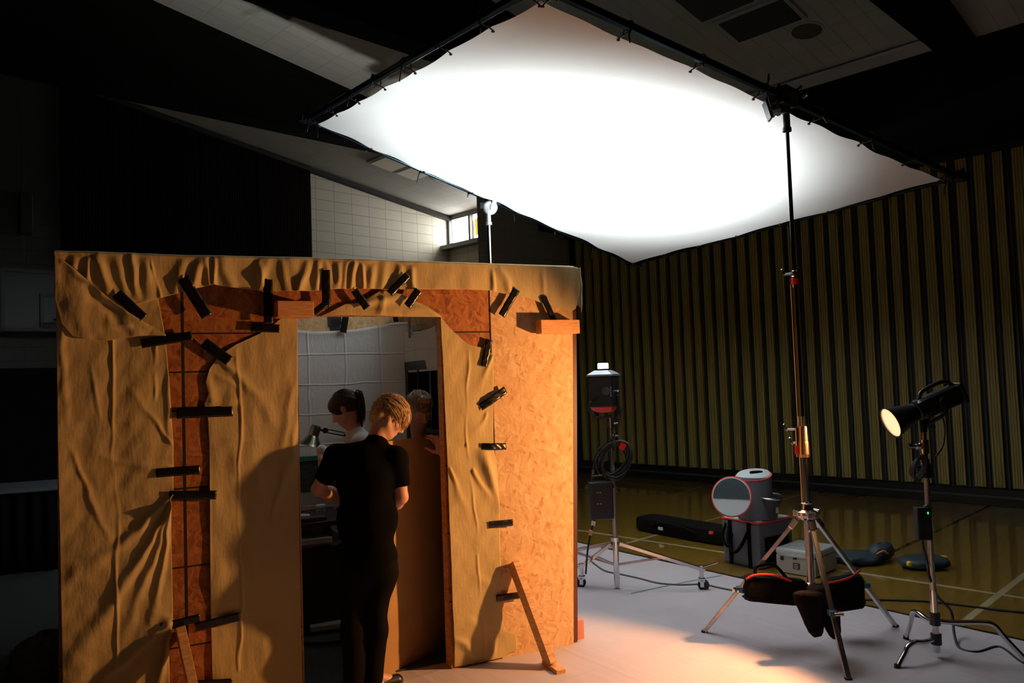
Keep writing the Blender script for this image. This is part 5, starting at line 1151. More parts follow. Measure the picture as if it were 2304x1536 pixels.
for q_ in ((2046, 1268), (2122, 1253)): MB().pillow(P(q_[0], q_[1], g1[1] - .10 + (.12 if q_[0] > 2100 else 0)), .035 if q_[0] > 2100 else .022, .02, .022 if q_[0] < 2100 else .014, e=.8, wob=.15).build('yellow_tassel', YEL, rb2, smooth=True)
#PEOPLE

# ------------------------------------------------------------------ bodies as smooth implicit surfaces
class SDF:
    def __init__(s, lo, hi, h=.008):
        s.lo = np.asarray(lo, float); s.h = h; s.n = np.ceil((np.asarray(hi, float) - s.lo) / h).astype(int) + 1
        s.d = np.full(s.n, 1.0, np.float32)
        s.ax = [s.lo[i] + h * np.arange(s.n[i]) for i in range(3)]
    def _blk(s, lo, hi):
        a = np.clip(np.floor((np.asarray(lo) - s.lo) / s.h).astype(int), 0, s.n - 1); b = np.clip(np.ceil((np.asarray(hi) - s.lo) / s.h).astype(int) + 1, 1, s.n)
        sl = tuple(slice(a[i], b[i]) for i in range(3))
        X = [s.ax[i][sl[i]].reshape([-1 if j == i else 1 for j in range(3)]) for i in range(3)]
        return sl, X
    def _put(s, sl, d, k, op):
        o = s.d[sl]
        if op == 'cut':
            if k > 0: h = np.maximum(k - np.abs(o + d), 0) / k; s.d[sl] = np.maximum(o, -d) + h * h * k / 4
            else: s.d[sl] = np.maximum(o, -d)
        elif k > 0: h = np.maximum(k - np.abs(o - d), 0) / k; s.d[sl] = np.minimum(o, d) - h * h * k / 4
        else: s.d[sl] = np.minimum(o, d)
    def cap(s, a, b, ra, rb=None, k=.02, op='add'):
        a = np.asarray(a, float); b = np.asarray(b, float); rb = ra if rb is None else rb; m_ = max(ra, rb) + .06
        sl, X = s._blk(np.minimum(a, b) - m_, np.maximum(a, b) + m_); ab = b - a; L2 = ab @ ab + 1e-12
        p = [X[i] - a[i] for i in range(3)]; h = np.clip((p[0] * ab[0] + p[1] * ab[1] + p[2] * ab[2]) / L2, 0, 1)
        d = np.sqrt(sum((p[i] - h * ab[i]) ** 2 for i in range(3))) - (ra + (rb - ra) * h); s._put(sl, d, k, op)
    def ell(s, c, r, B=None, k=.02, op='add'):
        c = np.asarray(c, float); r = np.asarray(r, float); B = np.eye(3) if B is None else np.asarray(B, float); m_ = r.max() + .06
        sl, X = s._blk(c - m_, c + m_); p = [X[i] - c[i] for i in range(3)]
        q = [sum(p[i] * B[j][i] for i in range(3)) for j in range(3)]
        k0 = np.sqrt(sum((q[i] / r[i]) ** 2 for i in range(3))); k1 = np.sqrt(sum((q[i] / r[i] ** 2) ** 2 for i in range(3))) + 1e-9
        s._put(sl, k0 * (k0 - 1) / k1, k, op)
    def keep(s, c, n):     # keep the side where (p-c).n < 0
        n = unit(n); d = sum((s.ax[i].reshape([-1 if j == i else 1 for j in range(3)]) - c[i]) * n[i] for i in range(3)); s.d = np.maximum(s.d, d).astype(np.float32)
    def wrinkle(s, amp, f, seed):
        r = np.random.RandomState(seed); X = [s.ax[i].reshape([-1 if j == i else 1 for j in range(3)]) for i in range(3)]; w_ = 0
        for _ in range(7):
            a = r.uniform(-1, 1, 3) * f * (1, 1, .6); w_ = w_ + np.sin(X[0] * a[0] + X[1] * a[1] + X[2] * a[2] + r.rand() * 6.28)
        s.d = (s.d + np.where(s.d < .05, amp * w_ / 2.6, 0)).astype(np.float32)
    def mesh(s):
        d = s.d; neg = d < 0; act = np.zeros(s.n - 1, bool); cnt = np.zeros(s.n - 1, np.int8)
        for i in (0, 1):
            for j in (0, 1):
                for k in (0, 1): cnt += neg[i:s.n[0] - 1 + i, j:s.n[1] - 1 + j, k:s.n[2] - 1 + k]
        act = (cnt > 0) & (cnt < 8); I = np.argwhere(act); idx = -np.ones(act.shape, int); idx[act] = np.arange(len(I))
        acc = np.zeros((len(I), 3)); num = np.zeros(len(I)); cr = [(i, j, k) for i in (0, 1) for j in (0, 1) for k in (0, 1)]
        for a in cr:
            for axx in range(3):
                if a[axx]: continue
                b = list(a); b[axx] = 1
                da = d[I[:, 0] + a[0], I[:, 1] + a[1], I[:, 2] + a[2]]; db = d[I[:, 0] + b[0], I[:, 1] + b[1], I[:, 2] + b[2]]; c = (da < 0) != (db < 0)
                t = np.where(c, da / np.where(c, da - db, 1), 0); p = np.tile(np.array(a, float), (len(I), 1)); p[:, axx] += t; acc[c] += p[c]; num[c] += 1
        V = s.lo + s.h * (I + acc / num[:, None]); F = []
        for axx in range(3):
            o1, o2 = (axx + 1) % 3, (axx + 2) % 3; sl0 = [slice(None)] * 3; sl1 = [slice(None)] * 3; sl0[axx] = slice(0, -1); sl1[axx] = slice(1, None)
            ch = neg[tuple(sl0)] != neg[tuple(sl1)]; E = np.argwhere(ch); E = E[(E[:, o1] > 0) & (E[:, o2] > 0) & (E[:, o1] < s.n[o1] - 1) & (E[:, o2] < s.n[o2] - 1)]
            if not len(E): continue
            q = []
            for (x, y) in ((-1, -1), (0, -1), (0, 0), (-1, 0)):
                e = E.copy(); e[:, o1] += x; e[:, o2] += y; q.append(idx[e[:, 0], e[:, 1], e[:, 2]])
            q = np.stack(q, 1); fl = neg[E[:, 0], E[:, 1], E[:, 2]]; q[~fl] = q[~fl][:, ::-1]; F += q[(q >= 0).all(1)].tolist()
        return V, F
def sdf_obj(sd, name, material, parent):
    V, F = sd.mesh(); o = MB().add(V, F).build(name, material, parent, smooth=True)
    md = o.modifiers.new('smooth', 'SMOOTH'); md.factor = .5; md.iterations = 3
    return o
def head(sd, c, f, u, ear=True, k=.018, sc=1.0):
    f = unit(f); u = unit(u - f * (u @ f)); r = np.cross(f, u); B = [r, f, u]; q = lambda a, b, d: c + (r * a + f * b + u * d) * sc
    R = lambda *a: np.array(a) * sc
    sd.ell(q(0, -.012, .022), R(.073, .092, .086), B, k=0); sd.ell(q(0, .028, -.045), R(.057, .060, .074), B, k=.03); sd.ell(q(0, .058, -.098), R(.028, .024, .020), B, k=.025)
    for s_ in (-1, 1):
        sd.cap(q(s_ * .058, .0, -.05), q(s_ * .030, .052, -.095), .012 * sc, .012 * sc, k=.02)
        sd.cap(q(s_ * .012, .083, .016), q(s_ * .042, .070, .014), .011 * sc, .009 * sc, k=.012); sd.ell(q(s_ * .036, .064, -.035), R(.020, .016, .016), B, k=.02)
        sd.cap(q(s_ * .031, .098, -.006), q(s_ * .033, .096, -.006), .013 * sc, k=.012, op='cut')
        sd.ell(q(s_ * .031, .074, -.006), R(.014, .012, .012), B, k=.004)
        if ear:
            sd.ell(q(s_ * .076, -.010, -.012), R(.008, .020, .033), B, k=.008); sd.ell(q(s_ * .086, -.002, -.010), R(.005, .009, .017), B, k=.003, op='cut')
    sd.cap(q(0, .086, .002), q(0, .108, -.036), .008 * sc, .012 * sc, k=.012); sd.ell(q(0, .092, -.043), R(.018, .012, .009), B, k=.008)
    sd.ell(q(0, .083, -.066), R(.022, .010, .006), B, k=.006); sd.ell(q(0, .081, -.076), R(.019, .010, .007), B, k=.006)
    sd.cap(q(-.02, .096, -.071), q(.02, .096, -.071), .002, k=.004, op='cut')
    return q, r, f, u
def hand(sd, w_, d, n, side, curl=.5, sp=.16, rf=.0085):
    """w_ wrist, d pointing direction, n palm normal (the fingers curl towards it), side = direction of the thumb"""
    d = unit(d); n = unit(n - d * (n @ d)); s_ = unit(side - d * (side @ d) - n * (side @ n))
    sd.ell(w_ + d * .048, (.016, .040, .050), [n, s_, d], k=.02); sd.cap(w_ - d * .02, w_ + d * .02, .024, .026, k=.02)
    for i, (o, ln) in enumerate(((.030, .078), (.010, .088), (-.011, .082), (-.031, .064))):
        a = w_ + d * (.090 - .004 * abs(i - 1)) + s_ * o; sg = (ln * .45, ln * .30, ln * .25); dd = d + s_ * sp * (o / .03) * .6; ang = 0
        for j, g in enumerate(sg):
            ang += curl * (.55, .9, .6)[j]; v_ = unit(dd) * math.cos(ang) + n * math.sin(ang); b = a + v_ * g; r0 = rf * (1 - .08 * j) * (.88 if i == 3 else 1); sd.cap(a, b, r0, r0 * .92, k=.005); a = b
    a = w_ + d * .022 + s_ * .030 + n * .006; v1 = unit(d * .6 + s_ * .75 + n * .35); b = a + v1 * .042; v2 = unit(d * .85 + s_ * .25 + n * .5); c = b + v2 * .032; v3 = unit(d * .8 + n * .7); e = c + v3 * .024
    sd.cap(a, b, .014, .011, k=.012); sd.cap(b, c, .011, .0095, k=.005); sd.cap(c, e, .0095, .008, k=.004)
def strands(c, B, rad, dirf, N, ln, seed, keepf, r0=.0035, lift=.02, droop=.3, wob=.3):
    """hair locks laid over the skull: c centre, B rows right/fwd/up, dirf flow direction"""
    rs = np.random.RandomState(seed); mb = MB(); B = np.array(B); n_ = 0; tries = 0
    while n_ < N and tries < N * 20:
        tries += 1; v_ = unit(rs.normal(size=3)); 
        if not keepf(v_): continue
        n_ += 1; p = v_.copy(); pts = []; fl = np.array(dirf(v_)) + rs.normal(size=3) * wob; L_ = ln * rs.uniform(.6, 1.15); st_ = L_ / 6; off = rs.uniform(0, lift)
        for k_ in range(7):
            g = 1 + off / .09 * (1 + .5 * k_ / 6); w0 = p * np.array(rad) * g; pts.append(c + B.T @ w0)
            t = fl + np.array([0, 0, -droop * k_ / 6]); t = t - p * (t @ p) * (.92 if k_ < 5 else .6); p = p + unit(t) * st_ / .09
            if k_ < 5: p = p / max(np.linalg.norm(p), 1e-6) * max(1.0, min(np.linalg.norm(p), 1.08))
        mb.tube(pts, [r0 * x for x in (.5, 1, 1.1, 1.0, .8, .55, .15)], 5)
    return mb
SKIN = mat('skin_fair', (0.72, 0.40, 0.27), 0.5, noise=(20, (0.66, 0.34, 0.22), (1, 1, 1)))
SKINP = mat('skin_pink', (0.60, 0.33, 0.29), 0.5)
HAIR_BLOND = hairmat('hair_blond', (0.34, 0.20, 0.08), (0.66, 0.46, 0.24))
HAIR_BROWN = hairmat('hair_brown', (0.018, 0.010, 0.008), (0.05, 0.028, 0.018))
HAIR_SAND = hairmat('hair_sandy', (0.28, 0.24, 0.18), (0.55, 0.48, 0.36))
TSHIRT = mat('black_cotton', (0.005, 0.005, 0.006), 0.95, spec=.05)
JEANS = mat('black_denim', (0.006, 0.0055, 0.005), 0.9, spec=.08, bump=(60, .3, .002))
SHOE = mat('black_shoe', (0.010, 0.009, 0.009), 0.35)
WHITESHIRT = mat('white_cotton', (0.55, 0.55, 0.53), 0.85)
DARKSHIRT = mat('dark_shirt', (0.012, 0.013, 0.016), 0.85, spec=.2)
APRON = mat('dark_trousers', (0.012, 0.012, 0.014), .85, spec=.2)

def person(label, J, top, bottom, hairf, sleeve='short', group=None, shoe=SHOE, skin=SKIN, topname='t_shirt'):
    """J: joints in the place: pelvis, chest, neck, head, face, headup, sh/el/wr/hp/kn/an (L,R pairs) toe"""
    J = {k: ([np.asarray(x, float) for x in v] if isinstance(v, (list,)) else np.asarray(v, float)) for k, v in J.items()}
    allp = np.array([J['pelvis'], J['head']] + J['sh'] + J['el'] + J['wr'] + J['kn'] + J['an'] + J['toe']); lo = allp.min(0) - .22; hi = allp.max(0) + .24; lo[2] = -.02
    base = (J['an'][0] + J['an'][1]) / 2; base = np.array([base[0], base[1], 0]); t = thing('person', label, 'person', base, group)
    across = unit(J['sh'][1] - J['sh'][0]); upv = unit(J['chest'] - J['pelvis']); fw = unit(np.cross(upv, across)); across = np.cross(fw, upv); B = [across, fw, upv]
    hacross = unit((J['hp'][1] - J['hp'][0])); hf = unit(np.cross(ZZ, hacross)); HB = [hacross, hf, ZZ]
    wst = .158 if topname != 'shirt' else .128
    def torso(sd, g):
        sd.ell(J['chest'], (.158 + g, .105 + g, .175 + g), B, k=.03); sd.ell((J['chest'] + J['pelvis']) / 2, (wst + g, .094 + g, .17 + g), B, k=.05); sd.ell(J['pelvis'], (.146 + g, .106 + g, .125 + g), HB, k=.05)
        mid = (J['sh'][0] + J['sh'][1]) / 2
        for i in (0, 1): sd.cap(mid + upv * .005, J['sh'][i], .062 + g, .050 + g, k=.04)
    def arm(sd, i, g, upto=1.0, fore=True):
        a, b, c = J['sh'][i], J['el'][i], J['wr'][i]; sd.cap(a, a + (b - a) * upto, .050 + g, .050 + g + (.037 - .050) * upto, k=.03)
        if fore: sd.cap(b, b + (c - b) * .35, .037 + g, .040 + g, k=.02); sd.cap(b + (c - b) * .35, c, .040 + g, .026 + g, k=.02)
    def leg(sd, i, g):
        a, b, c = J['hp'][i], J['kn'][i], J['an'][i]; sd.cap(a, b, .079 + g, .056 + g, k=.04); sd.cap(b, b + (c - b) * .35, .056 + g, .056 + g, k=.03); sd.cap(b + (c - b) * .35, c, .056 + g, .040 + g, k=.03)
    sd = SDF(lo, hi, .0075); q, r, f, u = head(sd, J['head'], J['face'], J['headup'])
    sd.cap(J['neck'], J['head'] - u * .05 - f * .02, .054, .050, k=.03); torso(sd, -.006)
    for i in (0, 1):
        arm(sd, i, 0); leg(sd, i, -.004); wd = unit(J['wr'][i] - J['el'][i]); hd = J.get('hd', [wd, wd])[i]; hn = J['hn'][i]; hs = J['hs'][i]
        hand(sd, J['wr'][i] + unit(hd) * .01, hd, hn, hs, float(J['curl'][i])); sd.cap(J['an'][i], J['toe'][i], .036, .028, k=.02)
    body = sdf_obj(sd, 'body', skin, t)
    # top
    sd = SDF(lo, hi, .0085); torso(sd, .012)
    for i in (0, 1):
        if sleeve == 'short':
            tmp = SDF(lo, hi, .0085); tmp.cap(J['sh'][i], J['el'][i], .062, .056, k=0); dd = unit(J['el'][i] - J['sh'][i]); tmp.keep(J['sh'][i] + (J['el'][i] - J['sh'][i]) * .72, dd); d = tmp.d; h = np.maximum(.03 - np.abs(sd.d - d), 0) / .03; sd.d = (np.minimum(sd.d, d) - h * h * .03 / 4).astype(np.float32)
        else: arm(sd, i, .012)
    sd.cap(J['neck'] - upv * .02, J['neck'] + unit(J['head'] - J['neck']) * .0, .066, .062, k=.03)
    sd.wrinkle(.0035, 34, 3); hem = J['pelvis'] - upv * .06; sd.keep(hem, -upv); sd.keep(J['neck'] + unit(J['head'] - J['neck']) * .035, unit(J['head'] - J['neck'] + fw * .0))
    sdf_obj(sd, topname, top, t)
    # trousers
    sd = SDF(lo, hi, .0085); sd.ell(J['pelvis'], (.158, .118, .13), HB, k=.03)
    for i in (0, 1): leg(sd, i, .014)
    sd.wrinkle(.004, 30, 9); sd.keep(J['pelvis'] + ZZ * .09, ZZ); sd.keep((J['an'][0] + J['an'][1]) / 2 + ZZ * -.03, -ZZ); sdf_obj(sd, 'trousers', bottom, t)
    for i in (0, 1):
        a = J['an'][i].copy(); tt_ = J['toe'][i].copy(); dd = unit((tt_ - a) * np.array([1, 1, 0])); sd = SDF(np.minimum(a, tt_) - .1, np.maximum(a, tt_) + .1, .006)
        sd.cap(a * np.array([1, 1, 0]) + ZZ * .045 - dd * .035, tt_ * np.array([1, 1, 0]) + ZZ * .038 + dd * .01, .043, .038, k=.01); sd.cap(a, a * np.array([1, 1, 0]) + ZZ * .05, .046, .045, k=.02); sd.keep(np.array([0, 0, .008]), -ZZ); sdf_obj(sd, 'shoe', shoe, t)
    eb = MB()
    for s_ in (-1, 1): eb.lathe(q(s_ * .031, .080, -.006), f, [(0, -.0105), (.0074, -.0074), (.0105, 0), (.0074, .0074), (0, .0105)], 12)
    hairf(t, J['head'], r, f, u)
    return t

# man at the doorway, back to the camera, head bowed to the right
Y1 = 4.37
def p1(x, y, dy=0.0): return P(x, y, Y1 + dy)
def g1_(x, y): q_ = at_z(x, y); return q_
hair_keep1 = lambda v: (v[1] < .62 and v[2] > -.45) and not (v[1] > .15 and v[2] < .0)
def hair_man(t, c, r, f, u):
    sd = SDF(c - .17, c + .17, .005); B = [r, f, u]; cc_ = c - f * .012 + u * .022
    sd.ell(cc_, (.083, .101, .098), B, k=0); sd.ell(cc_ + f * .055 + u * .055, (.060, .040, .030), B, k=.03); sd.ell(cc_ - f * .055 - u * .055, (.062, .040, .050), B, k=.03)
    sd.wrinkle(.0045, 110, 5)
    sd2 = sd; n = unit(f * .92 - u * .38); sd2.keep(c + f * .040, n); sd2.keep(c - u * .092, -u)
    for s_ in (-1, 1): sd2.ell(c + r * s_ * .085 - f * .0 - u * .03, (.022, .030, .048), B, k=.01, op='cut')
    h = sdf_obj(sd2, 'hair', HAIR_BLOND, t)
    mb = strands(cc_, B, (.080, .098, .094), lambda v: (v[0] * .5, 1.0, -.1 - .5 * max(0, v[1])), 520, .085, 4, lambda v: v[2] > .05 and v[1] < .75, .0032, .010, .5, .22)
    mb2 = strands(cc_, B, (.080, .098, .094), lambda v: (v[0] * .3, -.25, -1.0), 260, .05, 8, lambda v: v[2] < .25 and v[2] > -.55 and v[1] < .05, .003, .006, .4, .25)
    mb3 = strands(cc_, B, (.080, .104, .098), lambda v: (v[0] * .2, .7, -1.0), 70, .11, 21, lambda v: v[1] > .55 and v[2] > .35, .0032, .012, 1.2, .18)
    k0 = mb.n; V_ = np.concatenate(mb2.v); mb.add(V_, mb2.f); mb.add(np.concatenate(mb3.v), mb3.f); mb.build('hair_locks', HAIR_BLOND, t, smooth=True)
face1 = unit(np.array([.80, .30, -.62])); up1 = unit(np.array([.45, .25, .85]))
person('person in black t-shirt and jeans standing in the doorway, back to camera, blond head bowed', dict(
    pelvis=p1(829, 1262), chest=p1(824, 1075, .03), neck=p1(846, 992, .07), head=p1(877, 936, .12), face=face1, headup=up1,
    sh=[p1(757, 1023, .03), p1(893, 1030, .05)], el=[p1(716, 1100, .10), p1(903, 1118, .06)], wr=[p1(790, 1128, .30), p1(872, 1150, .28)],
    hp=[p1(803, 1282, .0), p1(860, 1288, .02)], kn=[np.append(p1(797, 1400)[:2], .50) + np.array([0, .02, 0]), np.append(p1(842, 1400)[:2], .50) + np.array([0, .05, 0])],
    an=[np.append(p1(795, 1500)[:2], .09), np.append(p1(833, 1490)[:2], .09) + np.array([0, .06, 0])], toe=[np.append(p1(782, 1500)[:2], .04) + np.array([0, .15, 0]), np.append(p1(866, 1490)[:2], .04) + np.array([0.03, .14, 0])],
    hn=[np.array([0, 0, -1.]), np.array([-1., 0, 0])], hs=[np.array([1., 0, 0]), np.array([0, 0, 1.])], curl=[.6, .7]), TSHIRT, JEANS, hair_man)
# woman with a ponytail working at the desk, in profile to the left
Y2 = 5.30
def p2(x, y, dy=0.0): return P(x, y, Y2 + dy)
def hair_woman(t, c, r, f, u):
    sd = SDF(c - .2, c + .2, .005); B = [r, f, u]; cc_ = c - f * .012 + u * .022
    sd.ell(cc_, (.082, .101, .096), B, k=0); sd.ell(cc_ + f * .062 + u * .030, (.066, .044, .045), B, k=.03); sd.ell(cc_ - f * .11 + u * .01, (.022, .022, .024), B, k=.02)
    sd.wrinkle(.002, 90, 5); sd.keep(c + f * .070 - u * .0, unit(f * .75 - u * .66)); sd.keep(c - u * .085, -u)
    for s_ in (-1, 1): sd.ell(c + r * s_ * .088 - f * .004 - u * .022, (.02, .020, .032), B, k=.01, op='cut')
    sdf_obj(sd, 'hair', HAIR_BROWN, t)
    mb = strands(cc_, B, (.080, .099, .094), lambda v: (v[0] * -.3, -1.0, -.2), 200, .08, 14, lambda v: v[2] > -.1 and v[1] < .6, .0028, .004, .2, .12)
    mb.build('hair_locks', HAIR_BROWN, t, smooth=True)
    a = cc_ - f * .115 + u * .02; mb = MB(); rs = np.random.RandomState(3)
    for k_ in range(46):
        o_ = rs.normal(size=3) * .006; o2 = rs.normal(size=3) * .014; e = a - ZZ * rs.uniform(.17, .24) + CR * .012
        mb.tube(curve([a + o_, a + o_ - f * .030 - ZZ * .02, a + o2 - f * .022 - ZZ * .10, e + o2 * 1.2 + f * .0], 3), [.007] * 7 + [.005, .004, .001], 5)
    mb.build('ponytail', HAIR_BROWN, t, smooth=True)
    mb = MB(); mb.lathe(a - f * .012, -f, [(.016, -.008), (.021, 0), (.016, .008)], 16); mb.build('hair_tie', mat('tie_silver', (.3, .3, .3), .3, .6), t)
face2 = unit(np.array([-.86, .08, -.50])); up2 = unit(np.array([-.42, 0, .9]))
person('person with dark ponytail and white collar seen in profile, looking down at the desk', dict(
    pelvis=p2(838, 1175), chest=p2(822, 1035, .0), neck=p2(800, 974, .0), head=p2(775, 918, .0), face=face2, headup=up2,
    sh=[p2(812, 1000, -.13), p2(806, 1000, .17)], el=[p2(790, 1075, -.10), p2(758, 1065, .18)], wr=[p2(752, 1050, .05), p2(724, 1012, .16)],
    hp=[p2(838, 1190, -.08), p2(838, 1190, .09)], kn=[np.append(p2(830, 1300)[:2], .5) - np.array([0, .06, 0]), np.append(p2(830, 1300)[:2], .5) + np.array([0, .1, 0])],
    an=[np.append(p2(838, 1400)[:2], .09) - np.array([0, .06, 0]), np.append(p2(838, 1400)[:2], .09) + np.array([0, .1, 0])], toe=[np.append(p2(790, 1400)[:2], .04) - np.array([0, .06, 0]), np.append(p2(790, 1400)[:2], .04) + np.array([0, .1, 0])],
    hd=[np.array([-.7, .2, -.4]), np.array([-.15, .05, -.9])], hn=[np.array([0, 0, -1.]), np.array([1., 0, 0])], hs=[np.array([0, 1., 0]), np.array([0, -1., 0])], curl=[.5, .5]), WHITESHIRT, APRON, hair_woman, sleeve='long', topname='shirt', skin=SKINP)
# second man behind the board, facing the camera side
Y3 = 5.12
def p3(x, y, dy=0.0): return P(x, y, Y3 + dy)
def hair_man2(t, c, r, f, u):
    sd = SDF(c - .17, c + .17, .005); B = [r, f, u]; cc_ = c - f * .012 + u * .022
    sd.ell(cc_, (.079, .098, .095), B, k=0); sd.ell(cc_ + f * .06 + u * .072, (.055, .035, .024), B, k=.03)
    sd.wrinkle(.003, 120, 5); sd.keep(c + f * .052 + u * .0, unit(f * .80 - u * .62)); sd.keep(c - u * .06, -u)
    for s_ in (-1, 1): sd.ell(c + r * s_ * .085 - u * .02, (.022, .028, .045), B, k=.01, op='cut')
    sdf_obj(sd, 'hair', HAIR_SAND, t)
    strands(cc_, B, (.078, .097, .096), lambda v: (v[0] * .4 + .5, 1.0, .1), 260, .07, 34, lambda v: v[2] > .45, .0032, .010, .0, .2).build('hair_locks', HAIR_SAND, t, smooth=True)
face3 = unit(np.array([.50, -.72, -.38])); up3 = unit(np.array([.2, -.3, .9]))
WR3 = P(1001, 1024, 4.87)
person('person with sandy hair in dark clothes behind the leaning board, one hand on its edge', dict(
    pelvis=p3(958, 1190, .12), chest=p3(948, 1060, .12), neck=p3(944, 990, .08), head=p3(943, 922, .0), face=face3, headup=up3,
    sh=[p3(1000, 1030, .14), p3(892, 1030, .10)], el=[P(1040, 1105, 5.02), p3(885, 1100, .12)], wr=[WR3, p3(905, 1110, .05)],
    hp=[p3(985, 1195, .12), p3(930, 1195, .12)], kn=[np.append(p3(985, 1200)[:2], .5) + np.array([0, .10, 0]), np.append(p3(930, 1200)[:2], .5) + np.array([0, .12, 0])],
    an=[np.append(p3(985, 1200)[:2], .09) + np.array([0, .12, 0]), np.append(p3(930, 1200)[:2], .09) + np.array([0, .15, 0])], toe=[np.append(p3(990, 1200)[:2], .04) + np.array([0, .02, 0]), np.append(p3(920, 1200)[:2], .04) + np.array([0, .04, 0])],
    hd=[np.array([-.42, -.02, .85]), np.array([.3, -.3, -.6])], hn=[np.array([-.6, -.75, -.2]), np.array([0, 0, -1.])], hs=[np.array([-.6, .5, .2]), np.array([1., 0, 0])], curl=[.55, .5]), DARKSHIRT, APRON, hair_man2, sleeve='short', topname='shirt', skin=SKINP)

# board leaning inside the doorway
ba0 = at_z(889, 1515); ba1 = at_z(1000, 1461); bdr = unit(ba1 - ba0); ba0 = ba0 - bdr * .26
bl0 = np.linalg.norm(ba1 - ba0); btz = float(P(985, 981, ba1[1])[2]); bnm = np.array([-bdr[1], bdr[0], 0]); bnm = bnm if bnm[1] > 0 else -bnm
bm_ = (ba0 + ba1) / 2
o = MB().box(bm_ + ZZ * (btz / 2 + .008), (bl0, .018, btz), bdr, bnm, ZZ).build('leaning_board', mat('kraft_board', (0.42, 0.24, 0.085), 0.7, noise=(5, (0.47, 0.28, 0.10), (1, 1, 1))), bevel=.001)
tag(o, 'tall brown board standing on edge in the doorway in front of the sandy-haired person', 'board')

# ---- desk corner inside the set
DZ = .78
def pin(x, y, dy): return P(x, y, dy)
dk = thing('work_desk', 'small dark work desk with shelf against the back wall inside the set', 'desk', S(1.25, 0, -1.40))
WOODD = mat('desk_dark', (0.03, 0.022, 0.018), 0.5)
MB().box(S(1.25, DZ - .02, -1.40), (.95, .60, .035), SE, SN, ZZ).build('desk_top', WOODD, dk, bevel=.004)
MB().box(S(1.25, DZ - .16, -1.38), (.88, .52, .02), SE, SN, ZZ).build('shelf', mat('desk_shelf', (0.20, 0.23, 0.25), 0.4), dk)
for a, b in ((.83, -1.16), (1.67, -1.16), (.83, -1.66), (1.67, -1.66)): MB().box(S(a, (DZ - .04) / 2 + .006, b), (.045, .045, DZ - .05), SE, SN, ZZ).build('leg', WOODD, dk)
MB().box(S(1.25, .31, -1.13), (.9, .02, .57), SE, SN, ZZ).build('front_panel', WOODD, dk)
def dS(px, py, o_):   # point on the desk by picture, at depth o_
    d = ray(px, py); k = ((S0 + SN * o_ - CAM) @ SN) / (d @ SN); return CAM + d * k
q = dS(722, 1150, -1.30); q = np.array([q[0], q[1], DZ])
jr = thing('glass_jar', 'small glass jar with pale lid on the desk inside the set', 'jar', q)
MB().lathe(q, ZZ, [(0, .001), (.034, .001), (.036, .01), (.036, .06), (.030, .068), (0, .069)], 24).build('jar_body', mat('jar_glass', (0.12, 0.18, 0.19), 0.1, spec=.7), jr, smooth=True)
MB().lathe(q + ZZ * .068, ZZ, [(.034, 0), (.036, .003), (.036, .018), (0, .020)], 24).build('lid', mat('lid_pale', (.45, .5, .52), .4), jr)
q = dS(683, 1152, -1.28); q[2] = DZ + .001; tag(MB().pillow(q + ZZ * .018, .045, .03, .018, e=.7, wob=.1).build('white_cup', mat('porcelain', (.6, .65, .7), .35), smooth=True), 'small white dish on the desk beside the doorway edge', 'dish')
q = dS(695, 1168, -1.2); q[2] = DZ; mb = MB()
tag(mb.box(q + ZZ * .012, (.22, .13, .022), SE, SN, ZZ).build('notebook', mat('book_maroon', (.07, .02, .03), .6), bevel=.002), 'dark maroon notebook lying on the desk front', 'notebook')
q = dS(700, 1190, -1.15); q = np.array([q[0], q[1], DZ - .149]); tag(mb.__class__().box(q + ZZ * .02, (.26, .16, .036), SE, SN, ZZ).build('paper_stack', mat('paper_blue', (.40, .47, .52), .6), bevel=.002), 'pale paper stack on the shelf under the desk top', 'paper stack')
# pinboard with teal top rail on the back cloth
a = dS(640, 1034, -1.62); b = dS(735, 1029, -1.62); zt_ = (a[2] + b[2]) / 2
pbd = thing('pin_board', 'dark green board with teal top rail behind the desk', 'board', (a + b) / 2)
MB().span(a, b + SE * .25, .03, .03).build('top_rail', mat('teal_rail', (.01, .18, .16), .4), pbd)
cb_ = (a + b) / 2 + SE * .12; hgt = .24
MB().box(cb_ - ZZ * (hgt / 2 + .018) - SN * .005, (np.linalg.norm(b - a) + .25, .015, hgt), SE, SN, ZZ).build('board', mat('green_mottled', (.02, .03, .022), .8, noise=(30, (.07, .085, .07), (1, 1, 1))), pbd)
# desk lamp
lp = dS(690, 985, -1.25)
dl = thing('desk_lamp', 'metal desk lamp with conical silver-green shade on a jointed arm', 'desk lamp', dS(760, 1100, -1.50))
sh0 = dS(712, 957, -1.25); sh1 = dS(698, 1003, -1.25); sax = unit(sh1 - sh0); LMPM = mat('lamp_metal', (.20, .21, .16), .28, .9)
hs_ = np.linalg.norm(sh1 - sh0)
mb = MB(); mb.lathe(sh0, sax, [(0, -.002), (.032, 0), (.036, .01), (.036, hs_ * .5), (.042, hs_ * .55), (.075, hs_ * .9), (.086, hs_ * 1.0), (.084, hs_ * 1.0), (.04, hs_ * .56), (0, hs_ * .52)], 32); mb.build('lamp_shade', LMPM, dl, smooth=False)
kn = dS(733, 968, -1.30); kn2 = dS(775, 976, -1.45)
MB().cyl(sh0 + sax * .03, kn, .008).build('shade_bracket', DARKMETAL, dl)
MB().lathe(kn - SN * .0 - np.array([0, .012, 0]), (0, 1, 0), [(0, -.012), (.020, -.012), (.020, .012), (0, .012)], 16).build('joint_knob', DARKMETAL, dl)
mb = MB()
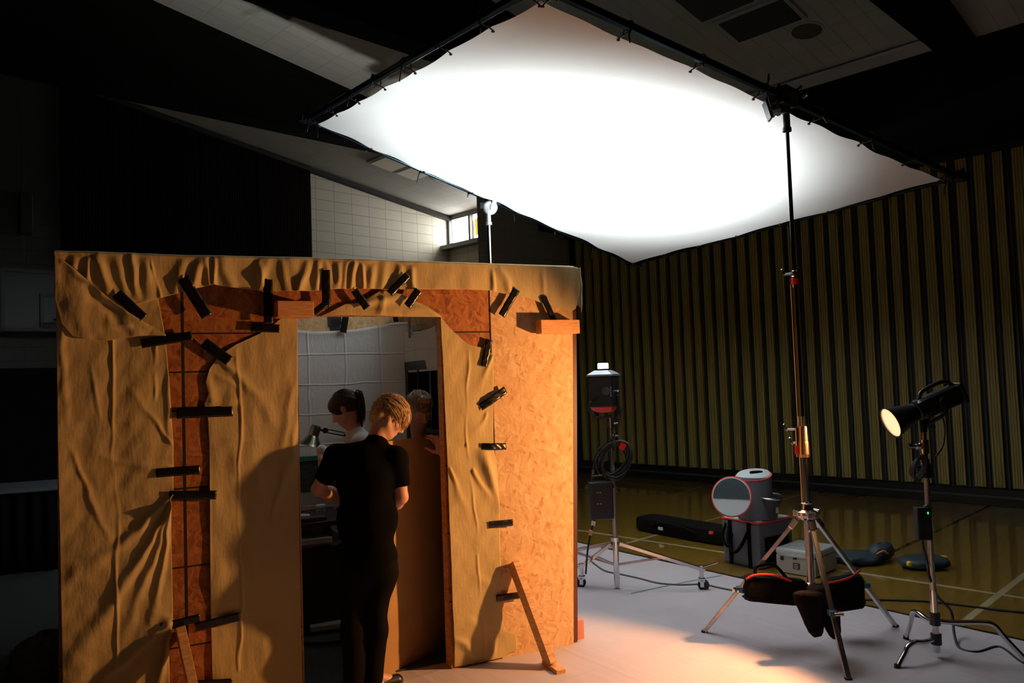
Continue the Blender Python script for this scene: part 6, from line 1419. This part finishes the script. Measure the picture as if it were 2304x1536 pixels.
for z in (.010, -.014): mb.cyl(kn + ZZ * z, kn2 + ZZ * z, .005)
mb.tube(curve([kn2, dS(800, 1040, -1.50), np.append(dS(780, 1100, -1.52)[:2], DZ + .02)], 4), .006, 6); mb.build('arm', LMPM, dl)
q = dS(780, 1100, -1.52); MB().lathe(np.array([q[0], q[1], DZ]), ZZ, [(0, .0), (.08, .0), (.08, .012), (.03, .02), (0, .02)], 24).build('lamp_base', DARKMETAL, dl)
# under-desk things: white plank, cable loops, dark floor mat
o = MB().box(S(1.2, .016, -.9), (2.2, 1.55, .008), SE, SN, ZZ).build('floor_mat', mat('mat_teal', (.045, .06, .063), .85, bump=(20, .5, .01))); tag(o, 'dark grey-teal mat covering the floor inside the set', 'mat')
q = at_z(728, 1410, .06); tag(MB().box(q + np.array([.05, .04, -.0]), (.30, .10, .035), unit(np.array([1, .35, 0])), unit(np.array([-.35, 1, 0])), ZZ).build('white_plank', mat('plank_white', (.35, .42, .44), .5), bevel=.003), 'short white plank lying on the floor under the desk', 'plank')
mb = MB(); q = at_z(735, 1432, .03)
for k_ in range(3): mb.tube([q + np.array([(.20 + .02 * k_) * math.cos(a), (.14 + .02 * k_) * math.sin(a), .01 * k_]) for a in np.linspace(0, 6.283, 33)], .007, 6, False)
tag(mb.build('cable_loop', RUBBER, smooth=True), 'loose loops of black cable on the mat inside the set', 'cable')
q = dS(700, 1250, -1.38); bx = S(1.12, 0, -1.39); tag(MB().box(bx + ZZ * .20, (.42, .32, .36), SE, SN, ZZ).build('storage_box', mat('box_dark', (.02, .026, .028), .6), bevel=.01), 'dark storage box on the floor under the desk', 'box')

mq = [S(-.03, 0, .9), S(-.03, 0, -6.4), S(-2.6, 0, -6.4), S(-2.6, 0, .9)]  # dark sheet added to darken the floor here, where little light reaches
mc = sum(mq) / 4
o = MB().box(mc + ZZ * .014, (2.57, 7.3, .006), SE, SN, ZZ).build('floor_mat', mat('dim_floor_dark', (.03, .036, .038), .8, bump=(12, .4, .01))); tag(o, 'dark grey sheet added for the dim floor left of the set in front of the covered table', 'mat')
